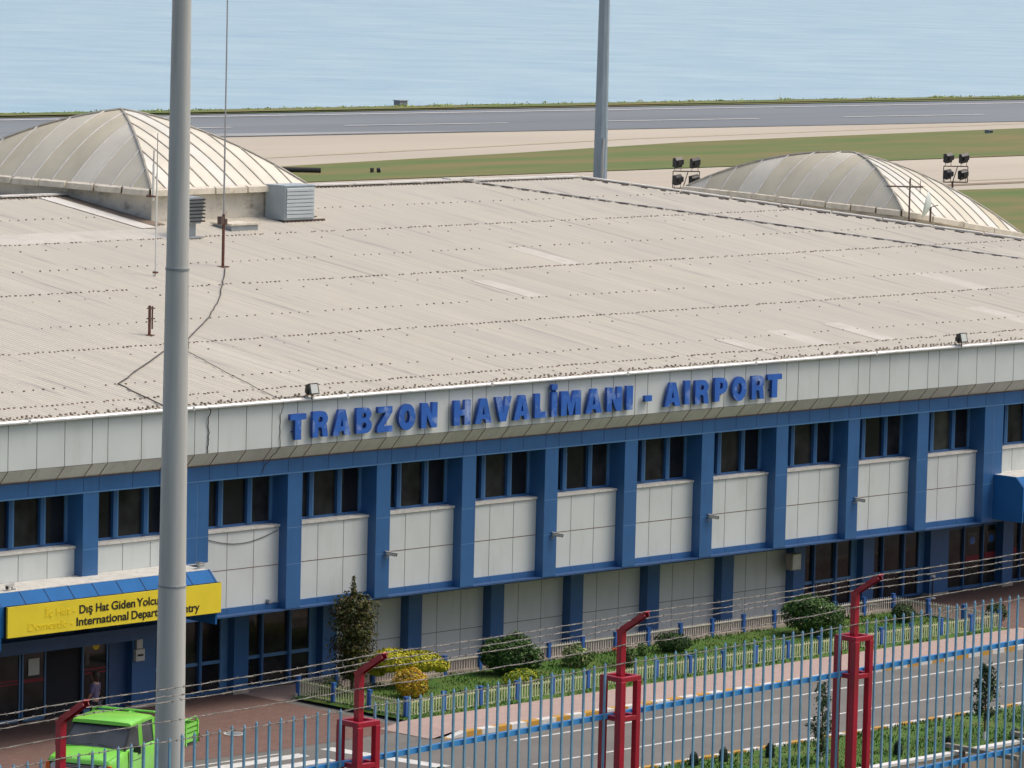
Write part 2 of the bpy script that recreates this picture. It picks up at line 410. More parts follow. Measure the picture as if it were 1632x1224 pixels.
# road and pavings in front of the terminal
flat('road', rect(-120,160,-13.6,2.6), .004, M['asphalt'])
flat('forecourt_paving', [(-120,-4.6),(-7.9,-4.95),(-5.2,-5.2),(.3,-5.25),(.3,2.6),(-120,2.6)], .012, M['paver'])
flat('forecourt_paving', rect(28.9,160,-5.0,2.6), .012, M['paver'])
b = MB(); b.box(.35,28.6,-6.70,-4.62,0,.145)
b.add([(-.55,-6.7,.02),(.35,-6.7,.144),(.35,-4.62,.144),(-.55,-4.62,.02)],[(0,1,2,3)])
struct(b.build('pavement', M['pinkpaver'], fix=False))
flat('paved_strip', rect(.3,28.9,.5,2.6), .014, M['pinkpaver'])
b = MB(); b.box(.6,28.6,-6.98,-6.70,0,.15); b.box(28.6,28.8,-6.98,-4.62,0,.15); b.prism([(-.1,.0),(.6,.0),(.6,.15)],1,-6.95,-6.7)
b.box(28.8,110,-5.2,-5.0,0,.06)
struct(b.build('kerb', M['kerb']))
b = MB(); b.box(-40,110,-13.78,-13.6,0,.12)
struct(b.build('kerb', M['kerb']))
b = MB()
for y in (-8.27,-11.15): b.sheet(rect(-1.0 if y < -10 else 1.2,110,y-.06,y+.06), .010)
b.add([(x,y,.010) for x,y in ((-4.05,-5.85),(-3.55,-5.85),(-2.9,-9.9),(-3.4,-9.9))], [(0,1,2,3)])
b.sheet([(-3.2,-10.4),(-2.75,-10.4),(-2.5,-13.2),(-2.95,-13.2)], .010)
struct(b.build('lane_marking', M['paint'], fix=False))
b = MB()
for k in range(7):
    y = -6.15-k*.98
    b.sheet([(-9.4,y-.28),(-4.95+.12*k,y-.28),(-4.95+.12*k,y+.2),(-9.4,y+.2)], .010)
b.sheet([(-9.0,-5.62),(-5.4,-5.72),(-5.4,-5.62),(-9.0,-5.52)], .010)
struct(b.build('crossing_marking', M['paint'], fix=False))
# garden bed inside the little fence, and the verge across the road
def lawn(name, x0, x1, y0, y1, z, m, tufts=16000):
    b = MB(); nx = int((x1-x0)/.5); ny = max(2, int((y1-y0)/.4)); vs = []
    for j in range(ny+1):
        for i in range(nx+1):
            x = x0+(x1-x0)*i/nx; y = y0+(y1-y0)*j/ny
            e = 0 if i in (0,nx) or j in (0,ny) else 1
            vs.append((x, y, z + e*(.05+.05*mnoise.noise(Vector((x*.8,y*.8,3))))))
    b.add(vs, [(j*(nx+1)+i, j*(nx+1)+i+1, (j+1)*(nx+1)+i+1, (j+1)*(nx+1)+i) for j in range(ny) for i in range(nx)])
    rnd = random.Random(31)
    xm = min(x1, 34)
    for _ in range(tufts):
        x = rnd.uniform(max(x0,-3), xm); y = rnd.uniform(y0+.05, y1-.05)
        k = mnoise.noise(Vector((x*.7, y*.9, 7)))
        if rnd.random() > .75+k: continue
        zc = z + .05 + .05*mnoise.noise(Vector((x*.8,y*.8,3))); h = rnd.uniform(.03,.085)*(1+.5*k); a = rnd.uniform(0,6.28); wd = rnd.uniform(.015,.035)
        dx, dy = math.cos(a)*wd, math.sin(a)*wd; lx, ly = rnd.uniform(-.04,.04), rnd.uniform(-.04,.04)
        b.add([(x-dx,y-dy,zc-.02),(x+dx,y+dy,zc-.02),(x+lx,y+ly,zc+h)], [(0,1,2)], 1 if rnd.random() < .6+k else 2)
    o = b.build(name, [m, M['lf_grass'], M['lf_grass2']], fix=False)
    return struct(o, 'stuff')
lawn('lawn', .72, 28.5, -4.62, .42, .10, M['lawn'])
lawn('grass_verge', -60, 110, -17.42, -13.78, .06, M['lawn'], 20000)
b = MB(); b.box(.85,28.45,.42,.56,0,.2); b.box(28.5,28.6,-4.62,.42,0,.11)
struct(b.build('garden_edging', M['plinth']))

# retaining wall below the verge
rw = wthing('retaining_wall', 'low beige concrete retaining wall with white painted coping below the grass verge', 'wall', (10,-17.6,-2.6))
b = MB(); b.box(-60,110,-17.74,-17.5,-2.6,.05); b.build('wall_face', M['conc'], rw)
b = MB()
for k in range(55):
    x = -56+k*3.02; b.box(x,x+3.012,-17.76,-17.50,.05,.13)
b.build('coping', M['copwhite'], rw)

# airfield
W = lambda *p: list(p)
flat('airfield_grass', [(120,183.5),(212,185.2),(272,186.2),(600,189),(600,232),(318.7,223.3),(256.5,217.2),(222.8,209.4),(193.1,203.6),(150,193.5),(120,190)], .06, M['fieldgrass'])
flat('airfield_grass', [(150,60),(600,60),(600,149),(228,151.5),(221,152.4),(200,152)], .06, M['fieldgrass'])
flat('dirt_track', [(150,156.5),(600,158.5),(600,160),(150,158.2)], .04, M['dirtstrip'])
flat('runway', [(-400,268),(100,247.5),(218.9,241.7),(332.6,234.2),(700,212),(700,254),(382,273.4),(280,277.2),(216.4,278.6),(100,283),(-400,304-6)], .05, M['runway'])
flat('runway_shoulder', [(150,245.4),(222,241.9),(252,240.4),(236,244.3),(200,248.6),(150,251)], .08, M['runwaylight'])
b = MB()
def strip(p, q, wd):
    p = Vector((*p,0)); q = Vector((*q,0)); nrm = Vector((-(q-p).y,(q-p).x,0)).normalized()*wd/2
    b.add([(*(v.xy),.10) for v in (p-nrm,q-nrm,q+nrm,p+nrm)], [(0,1,2,3)])
for p,q in (((-100,289.5),(213.9,274.9)),((213.9,274.9),(274.8,271.9)),((274.8,271.9),(374.2,267)),((374.2,267),(650,252.5))): strip(p,q,1.0)
for p,q in (((243.2,253.9),(265.6,251.9)),((280.5,251.2),(303.3,249.1)),((317.4,248.6),(341.2,247.0)),((206,257.4),(228.5,255.3)),((355,246),(378,244.5)),((169,260.5),(191,258.6))): strip(p,q,.75)
struct(b.build('runway_marking', M['paint'], fix=False))
b = MB()
strip((150,205),(206,214.8),.35); strip((206,214.8),(231.7,219.4),.35); strip((231.7,219.4),(254.5,223.9),.35); strip((254.5,223.9),(330,231),.35)
b.sheet([(150,160.8),(600,162.8),(600,163.1),(150,161.1)], .05)
struct(b.build('taxiway_marking', M['yellowline'], fix=False))
# shore strip of grass and weeds
flat('shore_grass', [(-400,298.3),(100,283.3),(216.4,278.9),(280,277.5),(382,273.7),(700,254.3),(700,267.4),(600,271.6),(392,281),(300,285),(223,286.2),(100,287.6),(-400,292+.5)], .12, M['fieldgrass'])

# ================================================================== TERMINAL
T = wthing('terminal_building', 'long two-storey white and blue airport terminal with a wide beige corrugated roof', 'terminal', (14,14,0))
cols = [(-22.2,.58),(-18.6,.58),(-15.0,.58),(-11.39,.58),(-7.79,.57),(-3.98,.90),(0,.58),(3.6,.58),(7.2,.58),(10.8,.58),(14.4,.58),(18.0,.58),(21.6,.58),(25.2,.58),(28.8,.58),(32.4,1.0),
        (36.42,.58),(40.02,.58),(43.62,.58),(47.2,.58),(50.8,.58),(54.4,.58)]
XL, XR = -22.2, 54.98
# core walls behind the cladding
b = MB()
b.box(XL,XR,.76,44,2.86,8.9); b.box(XL,XR,2.64,44,0,2.86)
b.build('wall', M['wallblue'], T)
JW = .022
for i,(x,wd) in enumerate(cols):
    b = MB()
    z0 = 4.47 if -12.5 < x < -3.9 and x != -3.98 else (4.47 if x == -3.98 else 2.85)
    b.box(x,x+wd,0,.76,z0,6.83)
    for z in (4.15,5.23):
        b.box(x+.004,x+wd-.004,-.003,.05,z,z+.014,1)
    if wd > .8: b.box(x+wd*.5,x+wd*.5+.012,-.003,.05,2.9 if z0 < 3 else z0,6.8,1)
    if z0 > 3: b.box(x-.03,x+wd+.03,-.03,.76,4.462,4.485,2)
    b.build('column', [M['blue'],M['bluelight'],M['flash']], T)
    if not (-12 < x < -5):
        b = MB(); b.box(x,x+wd,2.2,2.70,.12,2.84); b.box(x-.02,x+wd+.02,2.17,2.70,0,.12,1)
        b.build('lower_column', [M['blue'],M['plinth']], T)
def window(x0, x1, y, z0, z1, mull, rail=None, gm=('glass','glass'), name='window'):
    """frame with deep mullions, each pane its own sub-part mesh"""
    b = MB()
    b.box(x0,x1,y-.02,y+.05,z0,z0+.075); b.box(x0,x1,y-.02,y+.05,z1-.06,z1)
    for m0,m1,s in mull:
        if s: b.box(m0,m0+(m1-m0)*.6,y-.10,y+.05,z0+.075,z1-.06,0); b.box(m0+(m1-m0)*.6,m1,y-.06,y+.05,z0+.075,z1-.06,1)
        else: b.box(m0,m1,y-.04,y+.05,z0+.075,z1-.06,1)
    if rail:
        for r in rail: b.box(x0,x1,y-.035,y+.045,r-.05,r+.05,1)
    f = b.build(name, [M['blue'],M['bluetrim']], T)
    p = MB(); xx = x0
    edges = [x0]+[e for m in mull for e in (m[0],m[1])]+[x1]
    for k in range(0,len(edges)-1,2):
        if edges[k+1]-edges[k] > .05:
            q = MB(); q.box(edges[k]-.01,edges[k+1]+.01,y+.012,y+.04,z0+.05,z1-.04)
            q.build('pane', M[gm[k//2 % len(gm)]], f)
    return f
for i in range(len(cols)-1):
    xa = cols[i][0]+cols[i][1]; xb = cols[i+1][0]
    W_ = xb-xa; o = xb-3.6
    # spandrel panel
    b = MB()
    b.box(xa,xb,.35,.76,3.02,5.24)
    b.box(xa,xb,.346,.40,4.12,4.142,2)
    for jx in (o+1.56,o+2.6): b.box(jx,jx+.016,.3465,.40,3.03,5.22,1)
    b.build('spandrel_panel', [M['white'],M['joint'],M['rustjoint']], T)
    b = MB(); b.box(xa,xb,.30,.76,5.25,5.32); b.box(xa,xb,.335,.76,5.235,5.25,1); b.build('sill', [M['cap'],M['rustjoint']], T)
    b = MB(); b.box(xa,xb,.30,.76,2.85,3.018)
    for jx in (o+1.56,o+2.6): b.box(jx,jx+.012,.297,.40,2.86,3.01,1)
    b.build('base_strip', [M['blue'],M['bluejoint']], T)
    gm = ('glass','glass3','glass') if i in (14,16) else [('glass','glass2','glass'),('glass','glass','glass2'),('glass2','glass2','glass'),('glass','glass2','glass')][i % 4]
    window(xa,xb,.70,5.32,6.83,[(o+1.42,o+1.64,1),(o+2.56,o+2.78,1),(o+3.50,o+3.6,0)],gm=gm)
    # ground floor
    if xa > -4 and 3.6 < xa < 25:
        b = MB(); b.box(xa,xb,2.55,2.70,.05,2.24)
        b.box(xa,xb,2.546,2.6,.985,1.003,1)
        for jx in (o+1.56,o+2.6): b.box(jx,jx+.016,2.5465,2.6,.06,2.22,1)
        b.box(xa,xb,2.60,2.70,2.24,2.84,2)
        b.build('lower_panel', [M['white'],M['joint'],M['wallblue']], T)
    elif xa < -14 or (-4 < xa < 4) or (25 < xa < 32):
        window(xa,xb,2.52,.06,2.8,[(o+1.30,o+1.42,1),(o+2.42,o+2.56,1),(o+3.30,o+3.6,0)],rail=(1.0,),gm=('glass','glass2','glass'),name='lower_window')
# slab under the upper floor
b = MB(); b.box(XL,XR,.02,2.62,2.80,2.848); b.build('overhang_underside', M['wallblue'], T)
# beam, chamfered soffit, fascia
jx = []
for i in range(len(cols)-1):
    o = cols[i+1][0]-3.6
    jx += [cols[i][0], cols[i][0]+cols[i][1], o+1.6, o+2.6]
b = MB(); b.box(XL,XR,0,.76,6.87,7.31); b.box(XL,XR,-.012,.76,6.832,6.868,2)
for x in jx: b.box(x-.008,x+.008,-.003,.05,6.89,7.30,1)
b.build('beam', [M['blue'],M['bluejoint'],M['bluetrim']], T)
b = MB()
b.prism([(-.35,7.69),(0.0,7.31),(.3,7.31),(.3,7.69)], 0, XL, XR)
d = Vector((0,.35,-.38)).normalized()
for x in jx: b.bar((x,-.353,7.685),(x,-.004,7.306),.018,.010,1,up=(0,-.73,-.68))
b.box(XL,XR,-.03,.0,7.285,7.309,1)
b.build('soffit', [M['soffit'],M['rustjoint']], T)
b = MB(); b.box(XL,XR,-.35,.5,7.70,8.97)
for x in jx: b.box(x-.009,x+.009,-.3535,-.3,7.705,8.965,1)
b.box(XL,XR,-.355,-.3,7.69,7.705,1)
b.build('fascia', [M['white'],M['joint']], T)
b = MB()
prof = [(-.36,8.985),(-.47,8.99),(-.505,9.02),(-.50,9.06),(-.47,9.095),(-.42,9.09),(-.40,9.05),(-.36,9.05)]
x = XL
k = 0
while x < XR:
    x2 = min(XR, x+6.02); b.prism(prof, 0, x, x2-.012); b.box(x2-.05,x2+.03,-.508,-.36,8.98,9.099); x = x2; k += 1
b.build('gutter', M['gutter'], T, bevel=.008)

# ---- corrugated roof
TP = .13
def rz(y): return 9.08 + TP*(y+.35)
RID = 28.42
def ytop(x): return RID if x <= 41.7 else RID-(x-41.7)*(28.77/20.9)
b = MB(); pitch = .19; x = -26.0; vs = []; fs = []
per = 6; i = 0
while x < 61.5:
    z = .017*math.cos(2*math.pi*i/per)
    yt = ytop(x)
    ys = [-.40, 6.75, 13.85, 20.8]
    for y in ys + [yt]:
        yy = min(y, yt); vs.append((x, yy, rz(yy)+z))
    i += 1; x += pitch/per
nc = i
for c in range(nc-1):
    for k in range(4): fs.append((c*5+k, (c+1)*5+k, (c+1)*5+k+1, c*5+k+1))
b.add(vs, fs)
# back slope, hip end and closing gables (other side of the ridge)
b.add([(-26,RID+.02,rz(RID)-.02),(41.7,RID+.02,rz(RID)-.02),(61.5,56,9.0),(-26,56,9.0)], [(0,1,2,3)])
b.add([(41.7,RID,rz(RID)-.025),(61.9,.2,9.1),(61.5,56,9.0)], [(0,1,2)])
roof = b.build('roof', M['roof'], T)
b = MB()
def bolt_lap_rows(y, step, sz, x0=-20, x1=60, jit=.03, h=.035, prob=1.0):
    x = x0
    while x < min(x1, 60):
        if random.random() < prob and y < ytop(x)-.2:
            yy = y + random.uniform(-jit,jit); xx = x + random.uniform(-.02,.02)
            s = sz*random.uniform(.7,1.25)
            b.box(xx-s/2,xx+s/2,yy-s*.55,yy+s*.55,rz(yy)-.01,rz(yy)+h*random.uniform(.6,1.1))
        x += step
for y,st,sz,pr in ((20.85,.19,.050,.75),(13.86,.19,.050,.9),(6.74,.19,.050,.95),(.92,.19,.050,.95),(-.22,.19,.055,1.0)): bolt_lap_rows(y,st,sz,prob=pr,jit=.05)  # dense rows: dark boxes also stand for the shadows at the sheet laps
for y in (17.0,9.6,2.62,24.6): bolt_lap_rows(y,.38,.040,jit=.03,prob=.85)
for y in (12.9,5.85,.45,19.9): bolt_lap_rows(y,1.05,.040,jit=.05,prob=.75)
bolt_lap_rows(-.1,.19,.04,prob=.6,jit=.06,h=.06)
rb = b.build('roof_bolt_lap_shade', M['bolt_lap_shade'], roof); rb['kind'] = 'stuff'
# ridge cap, hip caps, seam flashing with gaps
b = MB()
def cap(p, q, wd, step, gap=.0):
    p = Vector(p); q = Vector(q); L = (q-p).length; n = int(L/step)
    for k in range(n):
        a = p.lerp(q, k/n); c = p.lerp(q, (k+1)/n-.03/n)
        b.bar(a, c, wd, .05, 0)
cap((-26,RID-.1,rz(RID)+.05),(35.0,RID-.1,rz(RID)+.05),.5,1.9)
cap((35.6,RID-.1,rz(RID)+.03),(41.7,RID-.1,rz(RID)+.03),.5,1.9)
cap((34.4,RID-.05,rz(RID)+.10),(36,RID-.05,rz(RID)+.08),.5,.8)
L1 = [Vector((35.2,RID-.2,rz(RID)+.03)), Vector((48.07,10.84,10.56)), Vector((56.4,-.3,9.12))]
cap((41.7,RID-.3,rz(RID)+.02),(61.6,.6,9.22),.36,1.9)
for p,q in zip(L1,L1[1:]): cap(p,q,.12,1.9)
b.build('ridge_cap', M['flash'], roof)
b = MB()
def dashes(p, q, off, dsh=.2, gp=.19, wd=.06, z=.045):
    p = Vector(p); q = Vector(q); d = (q-p); L = d.length; d.normalize(); s = d.cross(Vector((0,0,1))).normalized()*off
    t = 0
    while t < L-dsh:
        l = dsh*random.uniform(.55,1.2)
        if random.random() < .05: l *= 2.5
        a = p+d*t+s; c = p+d*(t+l)+s
        b.bar(a+Vector((0,0,z-.02)), c+Vector((0,0,z-.02)), wd, .05)
        t += dsh+gp
dashes((-26,RID-.42,rz(RID-.42)),(41.3,RID-.42,rz(RID-.42)),0,.11,.09,.06)
for p,q in zip(L1,L1[1:]): dashes(p,q,.15,.40,.36,.055,.0)
dashes((41.6,RID-.5,rz(RID-.5)),(61.3,.4,9.19),.22,.42,.36,.08,.02)
dk = b.build('cap_gap_shade', mat('cap_shadow_gap', (.15,.13,.12), .9, .3, 2), roof); dk['kind'] = 'stuff'  # dark bars beside the caps stand for the shade under their edges
# newer white sheets and the brown channel along the dome wall
def onroof(name, poly, h, m):
    b = MB()
    if name == 'roof_patch':
        x0, x1, y0, y1 = poly[0][0], poly[2][0], poly[0][1], poly[2][1]; n = int((x1-x0)/.0317); vs = []
        for i in range(n+1):
            x = x0+(x1-x0)*i/n; z = .017*math.cos(2*math.pi*(x+26)/.19)+h
            vs += [(x,y0,rz(y0)+z),(x,y1,rz(y1)+z)]
        b.add(vs, [(2*i,2*i+2,2*i+3,2*i+1) for i in range(n)])
    else: b.add([(x,y,rz(y)+h) for x,y in poly], [tuple(range(len(poly)))])
    b.build(name, m, roof)
onroof('verge_flashing', [(13.75,28.1),(14.5,28.1),(14.5,22.45),(13.75,22.45)], .035, M['flash'])
onroof('wall_channel', [(14.55,28.4),(15.25,28.4),(15.25,22.9),(14.9,22.9),(14.55,22.6)], .03, M['brown'])
for x0,x1,y0,y1 in ((-10,-7,20.85,22.5),(-6.9,-3.1,20.85,22.5),(-3.0,1.4,20.85,22.5),(1.5,6.2,20.85,22.5),(6.3,13.9,20.85,22.45),(27.9,28.8,.95,3.6),(24.6,25.5,.95,3.2),(36.6,37.5,.95,4.4),(40.2,41.1,6.8,9.7),(21.3,22.2,.95,2.6),(19.8,20.7,9.7,12.4),(26.1,27,13.9,16.9)):
    onroof('roof_patch', [(x0,y0),(x1,y0),(x1,y1),(x0,y1)], .008, M['sheetnew'])

# ---- fibreglass domes
BULGE = [.62]
def prof_f(t):
    t = max(0, min(1, t)); return (1-BULGE[0])*t + BULGE[0]*(1-(1-t)**2)
def dome(poly, apex, ze, h, zb, nst, name='dome', over=.28, seed=1, tilt=None):
    """base wall, gutter edge and a groined shell of curved strips between ribs"""
    rnd = random.Random(seed)
    P = [Vector(p) for p in poly]; A = Vector(apex); n = len(P)
    cen = sum(P, Vector((0,0)))/n
    b = MB(); b.prism([tuple(p) for p in P], 2, zb, ze-.22)
    base = b.build(name, M['wallstain'], T)
    # outward offset polygon
    def offset(dist):
        out = []
        for i in range(n):
            p0, p1, p2 = P[i-1], P[i], P[(i+1)%n]
            e1 = (p1-p0).normalized(); e2 = (p2-p1).normalized()
            n1 = Vector((e1.y,-e1.x)); n2 = Vector((e2.y,-e2.x))
            k = (n1+n2); k = k/(1+n1.dot(n2)); out.append(p1+k*dist)
        return out
    Q = offset(over)
    g = MB(); Qi = offset(over-.22)
    for i in range(n):
        j = (i+1)%n
        L = (Q[j]-Q[i]).length; m = max(1,int(L/1.5))
        for k in range(m):
            a0 = Q[i].lerp(Q[j],k/m); a1 = Q[i].lerp(Q[j],(k+1)/m-.01); c0 = Qi[i].lerp(Qi[j],k/m); c1 = Qi[i].lerp(Qi[j],(k+1)/m-.01)
            dz = rnd.uniform(-.015,.015)
            o0 = [(*c0,ze-.24),(*c1,ze-.24),(*a1,ze-.22+dz),(*a0,ze-.22+dz),(*c0,ze+.05),(*c1,ze+.05),(*a1,ze-.02+dz),(*a0,ze-.02+dz)]
            g.add(o0, [(3,2,1,0),(4,5,6,7),(0,1,5,4),(1,2,6,5),(2,3,7,6),(3,0,4,7)])
    g.build('dome_edge', M['capcream'], base)
    sh = MB(); rb = MB(); gr = MB()
    E0 = offset(over-.14)
    for i in range(n):
        j = (i+1)%n; p = E0[i]; q = E0[j]; e = (q-p); L = e.length; e.normalize()
        nin = Vector((-e.y,e.x))
        a = (A-p).dot(nin); s0 = (A-p).dot(e)
        def depth(s):
            s = max(0,min(L,s))
            return a*(s/s0 if s <= s0 else (L-s)/(L-s0))
        ns = nst[i]; SEG = 14; SUB = 4
        for k in range(ns):
            mi = rnd.choice((0,0,0,1,2,0,1,2)) if (e.x < -.5 or abs(e.y) > .7) else rnd.choice((2,2,2,3,1,2,2,3,0))  # front faces draw paler panels, their brighter light put into the colour
            for sub in range(SUB):
                sa = L*(k+sub/SUB)/ns; sb = L*(k+(sub+1)/SUB)/ns
                if sa < s0 < sb: sm = [sa, s0, sb]
                else: sm = [sa, sb]
                for u0,u1 in zip(sm, sm[1:]):
                    ra = []; rb2 = []
                    for m in range(SEG+1):
                        for u,lst in ((u0,ra),(u1,rb2)):
                            d = depth(u)*m/SEG; pt = p+e*u+nin*d
                            bul = .0
                            lst.append((*pt, ze + h*prof_f(d/a)))
                    sh.add(ra+rb2, [(m, SEG+1+m, SEG+2+m, m+1) for m in range(SEG)], mi)
        for k in range(1,ns):
            s = L*k/ns; d = depth(s); pts = []
            if d < .15: continue
            for m in range(11):
                dd = d*m/10; pt = p+e*s+nin*dd; pts.append((*pt, ze+h*prof_f(dd/a)+.012))
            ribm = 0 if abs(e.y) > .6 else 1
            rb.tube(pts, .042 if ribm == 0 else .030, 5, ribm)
            a2 = p+e*s-nin*.06; rb.bar((*a2,ze-.10),(*(p+e*s+nin*.1),ze+.03),.12,.08,0)
        # groin cover
        pts = [(*(p.lerp(A,m/16)), ze+h*prof_f(m/16)+.015) for m in range(17)]
        gr.tube(pts, .05, 5)
    s_ = sh.build('dome_shell', [M['fib0'],M['fib1'],M['fib2'],M['fib3']], base, fix=False)
    bmm = bmesh.new(); bmm.from_mesh(s_.data); bmesh.ops.remove_doubles(bmm, verts=bmm.verts, dist=.002); bmm.to_mesh(s_.data); bmm.free()
    s_.data.polygons.foreach_set('use_smooth', [True]*len(s_.data.polygons))
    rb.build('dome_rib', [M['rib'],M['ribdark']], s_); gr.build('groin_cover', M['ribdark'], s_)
    if tilt:
        o, u, k = tilt
        for ob in [base]+list(base.children_recursive):
            for v in ob.data.vertices:
                if v.co.z > zb+.01: v.co.z -= k*((v.co.x-o[0])*u[0]+(v.co.y-o[1])*u[1])
    return base
# counter-clockwise plans
dome([(15.2,23.6),(22.3,23.6),(22.3,35.2),(15.2,35.2)], (18.75,29.4), 13.32, 2.45, 11.6, [11,11,11,11], seed=3)
BULGE[0] = .78
dome([(52.8,20.75),(58.6,19.55),(61.0,33.3),(55.1,34.4)], (56.5,26.6), 11.6, 2.35, 8.3, [11,12,11,12], seed=5, tilt=((52.8,20.75),(.978,-.205),.165))

# ---- entrance canopies (parts of the terminal)
def canopy(x0, x1, name='canopy'):
    b = MB()
    b.prism([(-.97,4.46),(-1.30,4.14),(-1.30,3.30),(-1.20,3.30),(-1.20,4.0),(.0,4.2),(.0,4.46)], 0, x0, x1, 0)
    for xc in (x0-.06, x1): b.prism([(-.975,4.465),(-1.305,4.145),(-1.305,2.93),(-.003,2.93),(-.003,4.465)], 0, xc, xc+.06, 0)
    n = int((x1-x0)/.86)
    d = Vector((0,-.33,-.32))
    for k in range(n+1):
        x = x0+(x1-x0)*k/n
        b.bar((x,-.972,4.463),(x,-1.303,4.143),.022,.012,1,up=(0,-.7,.7))
    c = b.build(name, [M['canopyblue'],M['bluejoint']], T)
    g = MB(); n = int((x1-x0)/1.3)
    for k in range(n):
        xa = x0+(x1-x0)*k/n; xb = x0+(x1-x0)*(k+1)/n-.012
        g.box(xa,xb,-.96,.34,4.462,4.475)
    g.build('canopy_top', M['cap'], c)
    return c
canopy(-11.75,-3.93)
canopy(33.02,45)
# recessed blue walls, glass doors and posts of the left entrance
b = MB(); b.box(-4.64,-3.98,2.46,2.70,0,2.79); b.box(-11.9,-4.64,2.44,2.58,2.3,2.79); b.box(-11.7,-3.99,.9,1.05,2.3,2.79)
b.build('entrance_wall', M['wallblue'], T)
b = MB(); b.box(-12.0,-4.64,2.60,2.635,0,2.79); b.build('entrance_shade_sheet', M['dark'], T)  # near-black sheet stands in for the unlit opening behind the doors
def door(x0, x1, z1, tape, dim):
    b = MB()
    for x in (x0,x1-.05): b.box(x,x+.05,2.48,2.56,.02,z1)
    b.box(x0,x1,2.48,2.56,.02,.12); b.box(x0,x1,2.48,2.56,z1-.06,z1)
    f = b.build('door', M['bluetrim'], T)
    q = MB(); q.box(x0+.05,x1-.05,2.51,2.53,.12,z1-.06); q.build('pane', M['glass2' if dim else 'glass'], f)
    q = MB()
    for z in tape: q.box(x0+.06,x1-.06,2.503,2.509,z,z+.05)
    q.build('door_tape', M['redtape'], f)
    return f
door(-10.2,-9.0,2.15,(1.12,1.22),1)
door(-8.98,-7.92,2.15,(1.10,1.20),1)
d3 = door(-7.86,-6.98,2.15,(1.12,1.17),1)
d4 = door(-5.62,-4.66,2.45,(1.14,1.25),0)
q = MB(); q.tube([(-5.1,2.509,1.95),(-5.1,2.500,1.95)], .13, 16); q.build('door_sticker', M['ghost'], d4); q = MB(); q.box(-5.5,-5.35,2.50,2.509,1.4,1.8); q.build('notice', M['glass3'], d4)
q = MB(); q.box(-7.62,-7.22,2.49,2.502,1.32,1.80); q.build('notice', M['poster'], d3)
# shop glazing at the right-hand entrance
for k in range(8):
    x0 = 33.5+k*1.06
    b = MB(); b.box(x0,x0+.05,2.46,2.6,.05,2.8); b.box(x0+.05,x0+1.06,2.5,2.6,.05,.16); b.box(x0+.05,x0+1.06,2.5,2.6,2.2,2.26)
    f = b.build('shop_window', M['blue'], T)
    q = MB(); q.box(x0+.05,x0+1.06,2.55,2.59,.16,2.2); q.box(x0+.05,x0+1.06,2.55,2.59,2.26,2.79); q.build('pane', M['glass2'], f)
    if k in (1,2,3):
        q = MB(); q.box(x0+.2,x0+.95,2.54,2.549,.92+.05*k,1.16+.04*k); q.build('window_notice', M['redtape'], f)
    if k in (1,2):
        q = MB(); q.box(x0+.3,x0+.8,2.54,2.549,1.55,2.0); q.build('window_notice', M['glass3'], f); q = MB(); q.tube([(x0+.55,2.539,1.72),(x0+.55,2.533,1.72)], .14, 14); q.build('window_sticker', M['letter'], f)

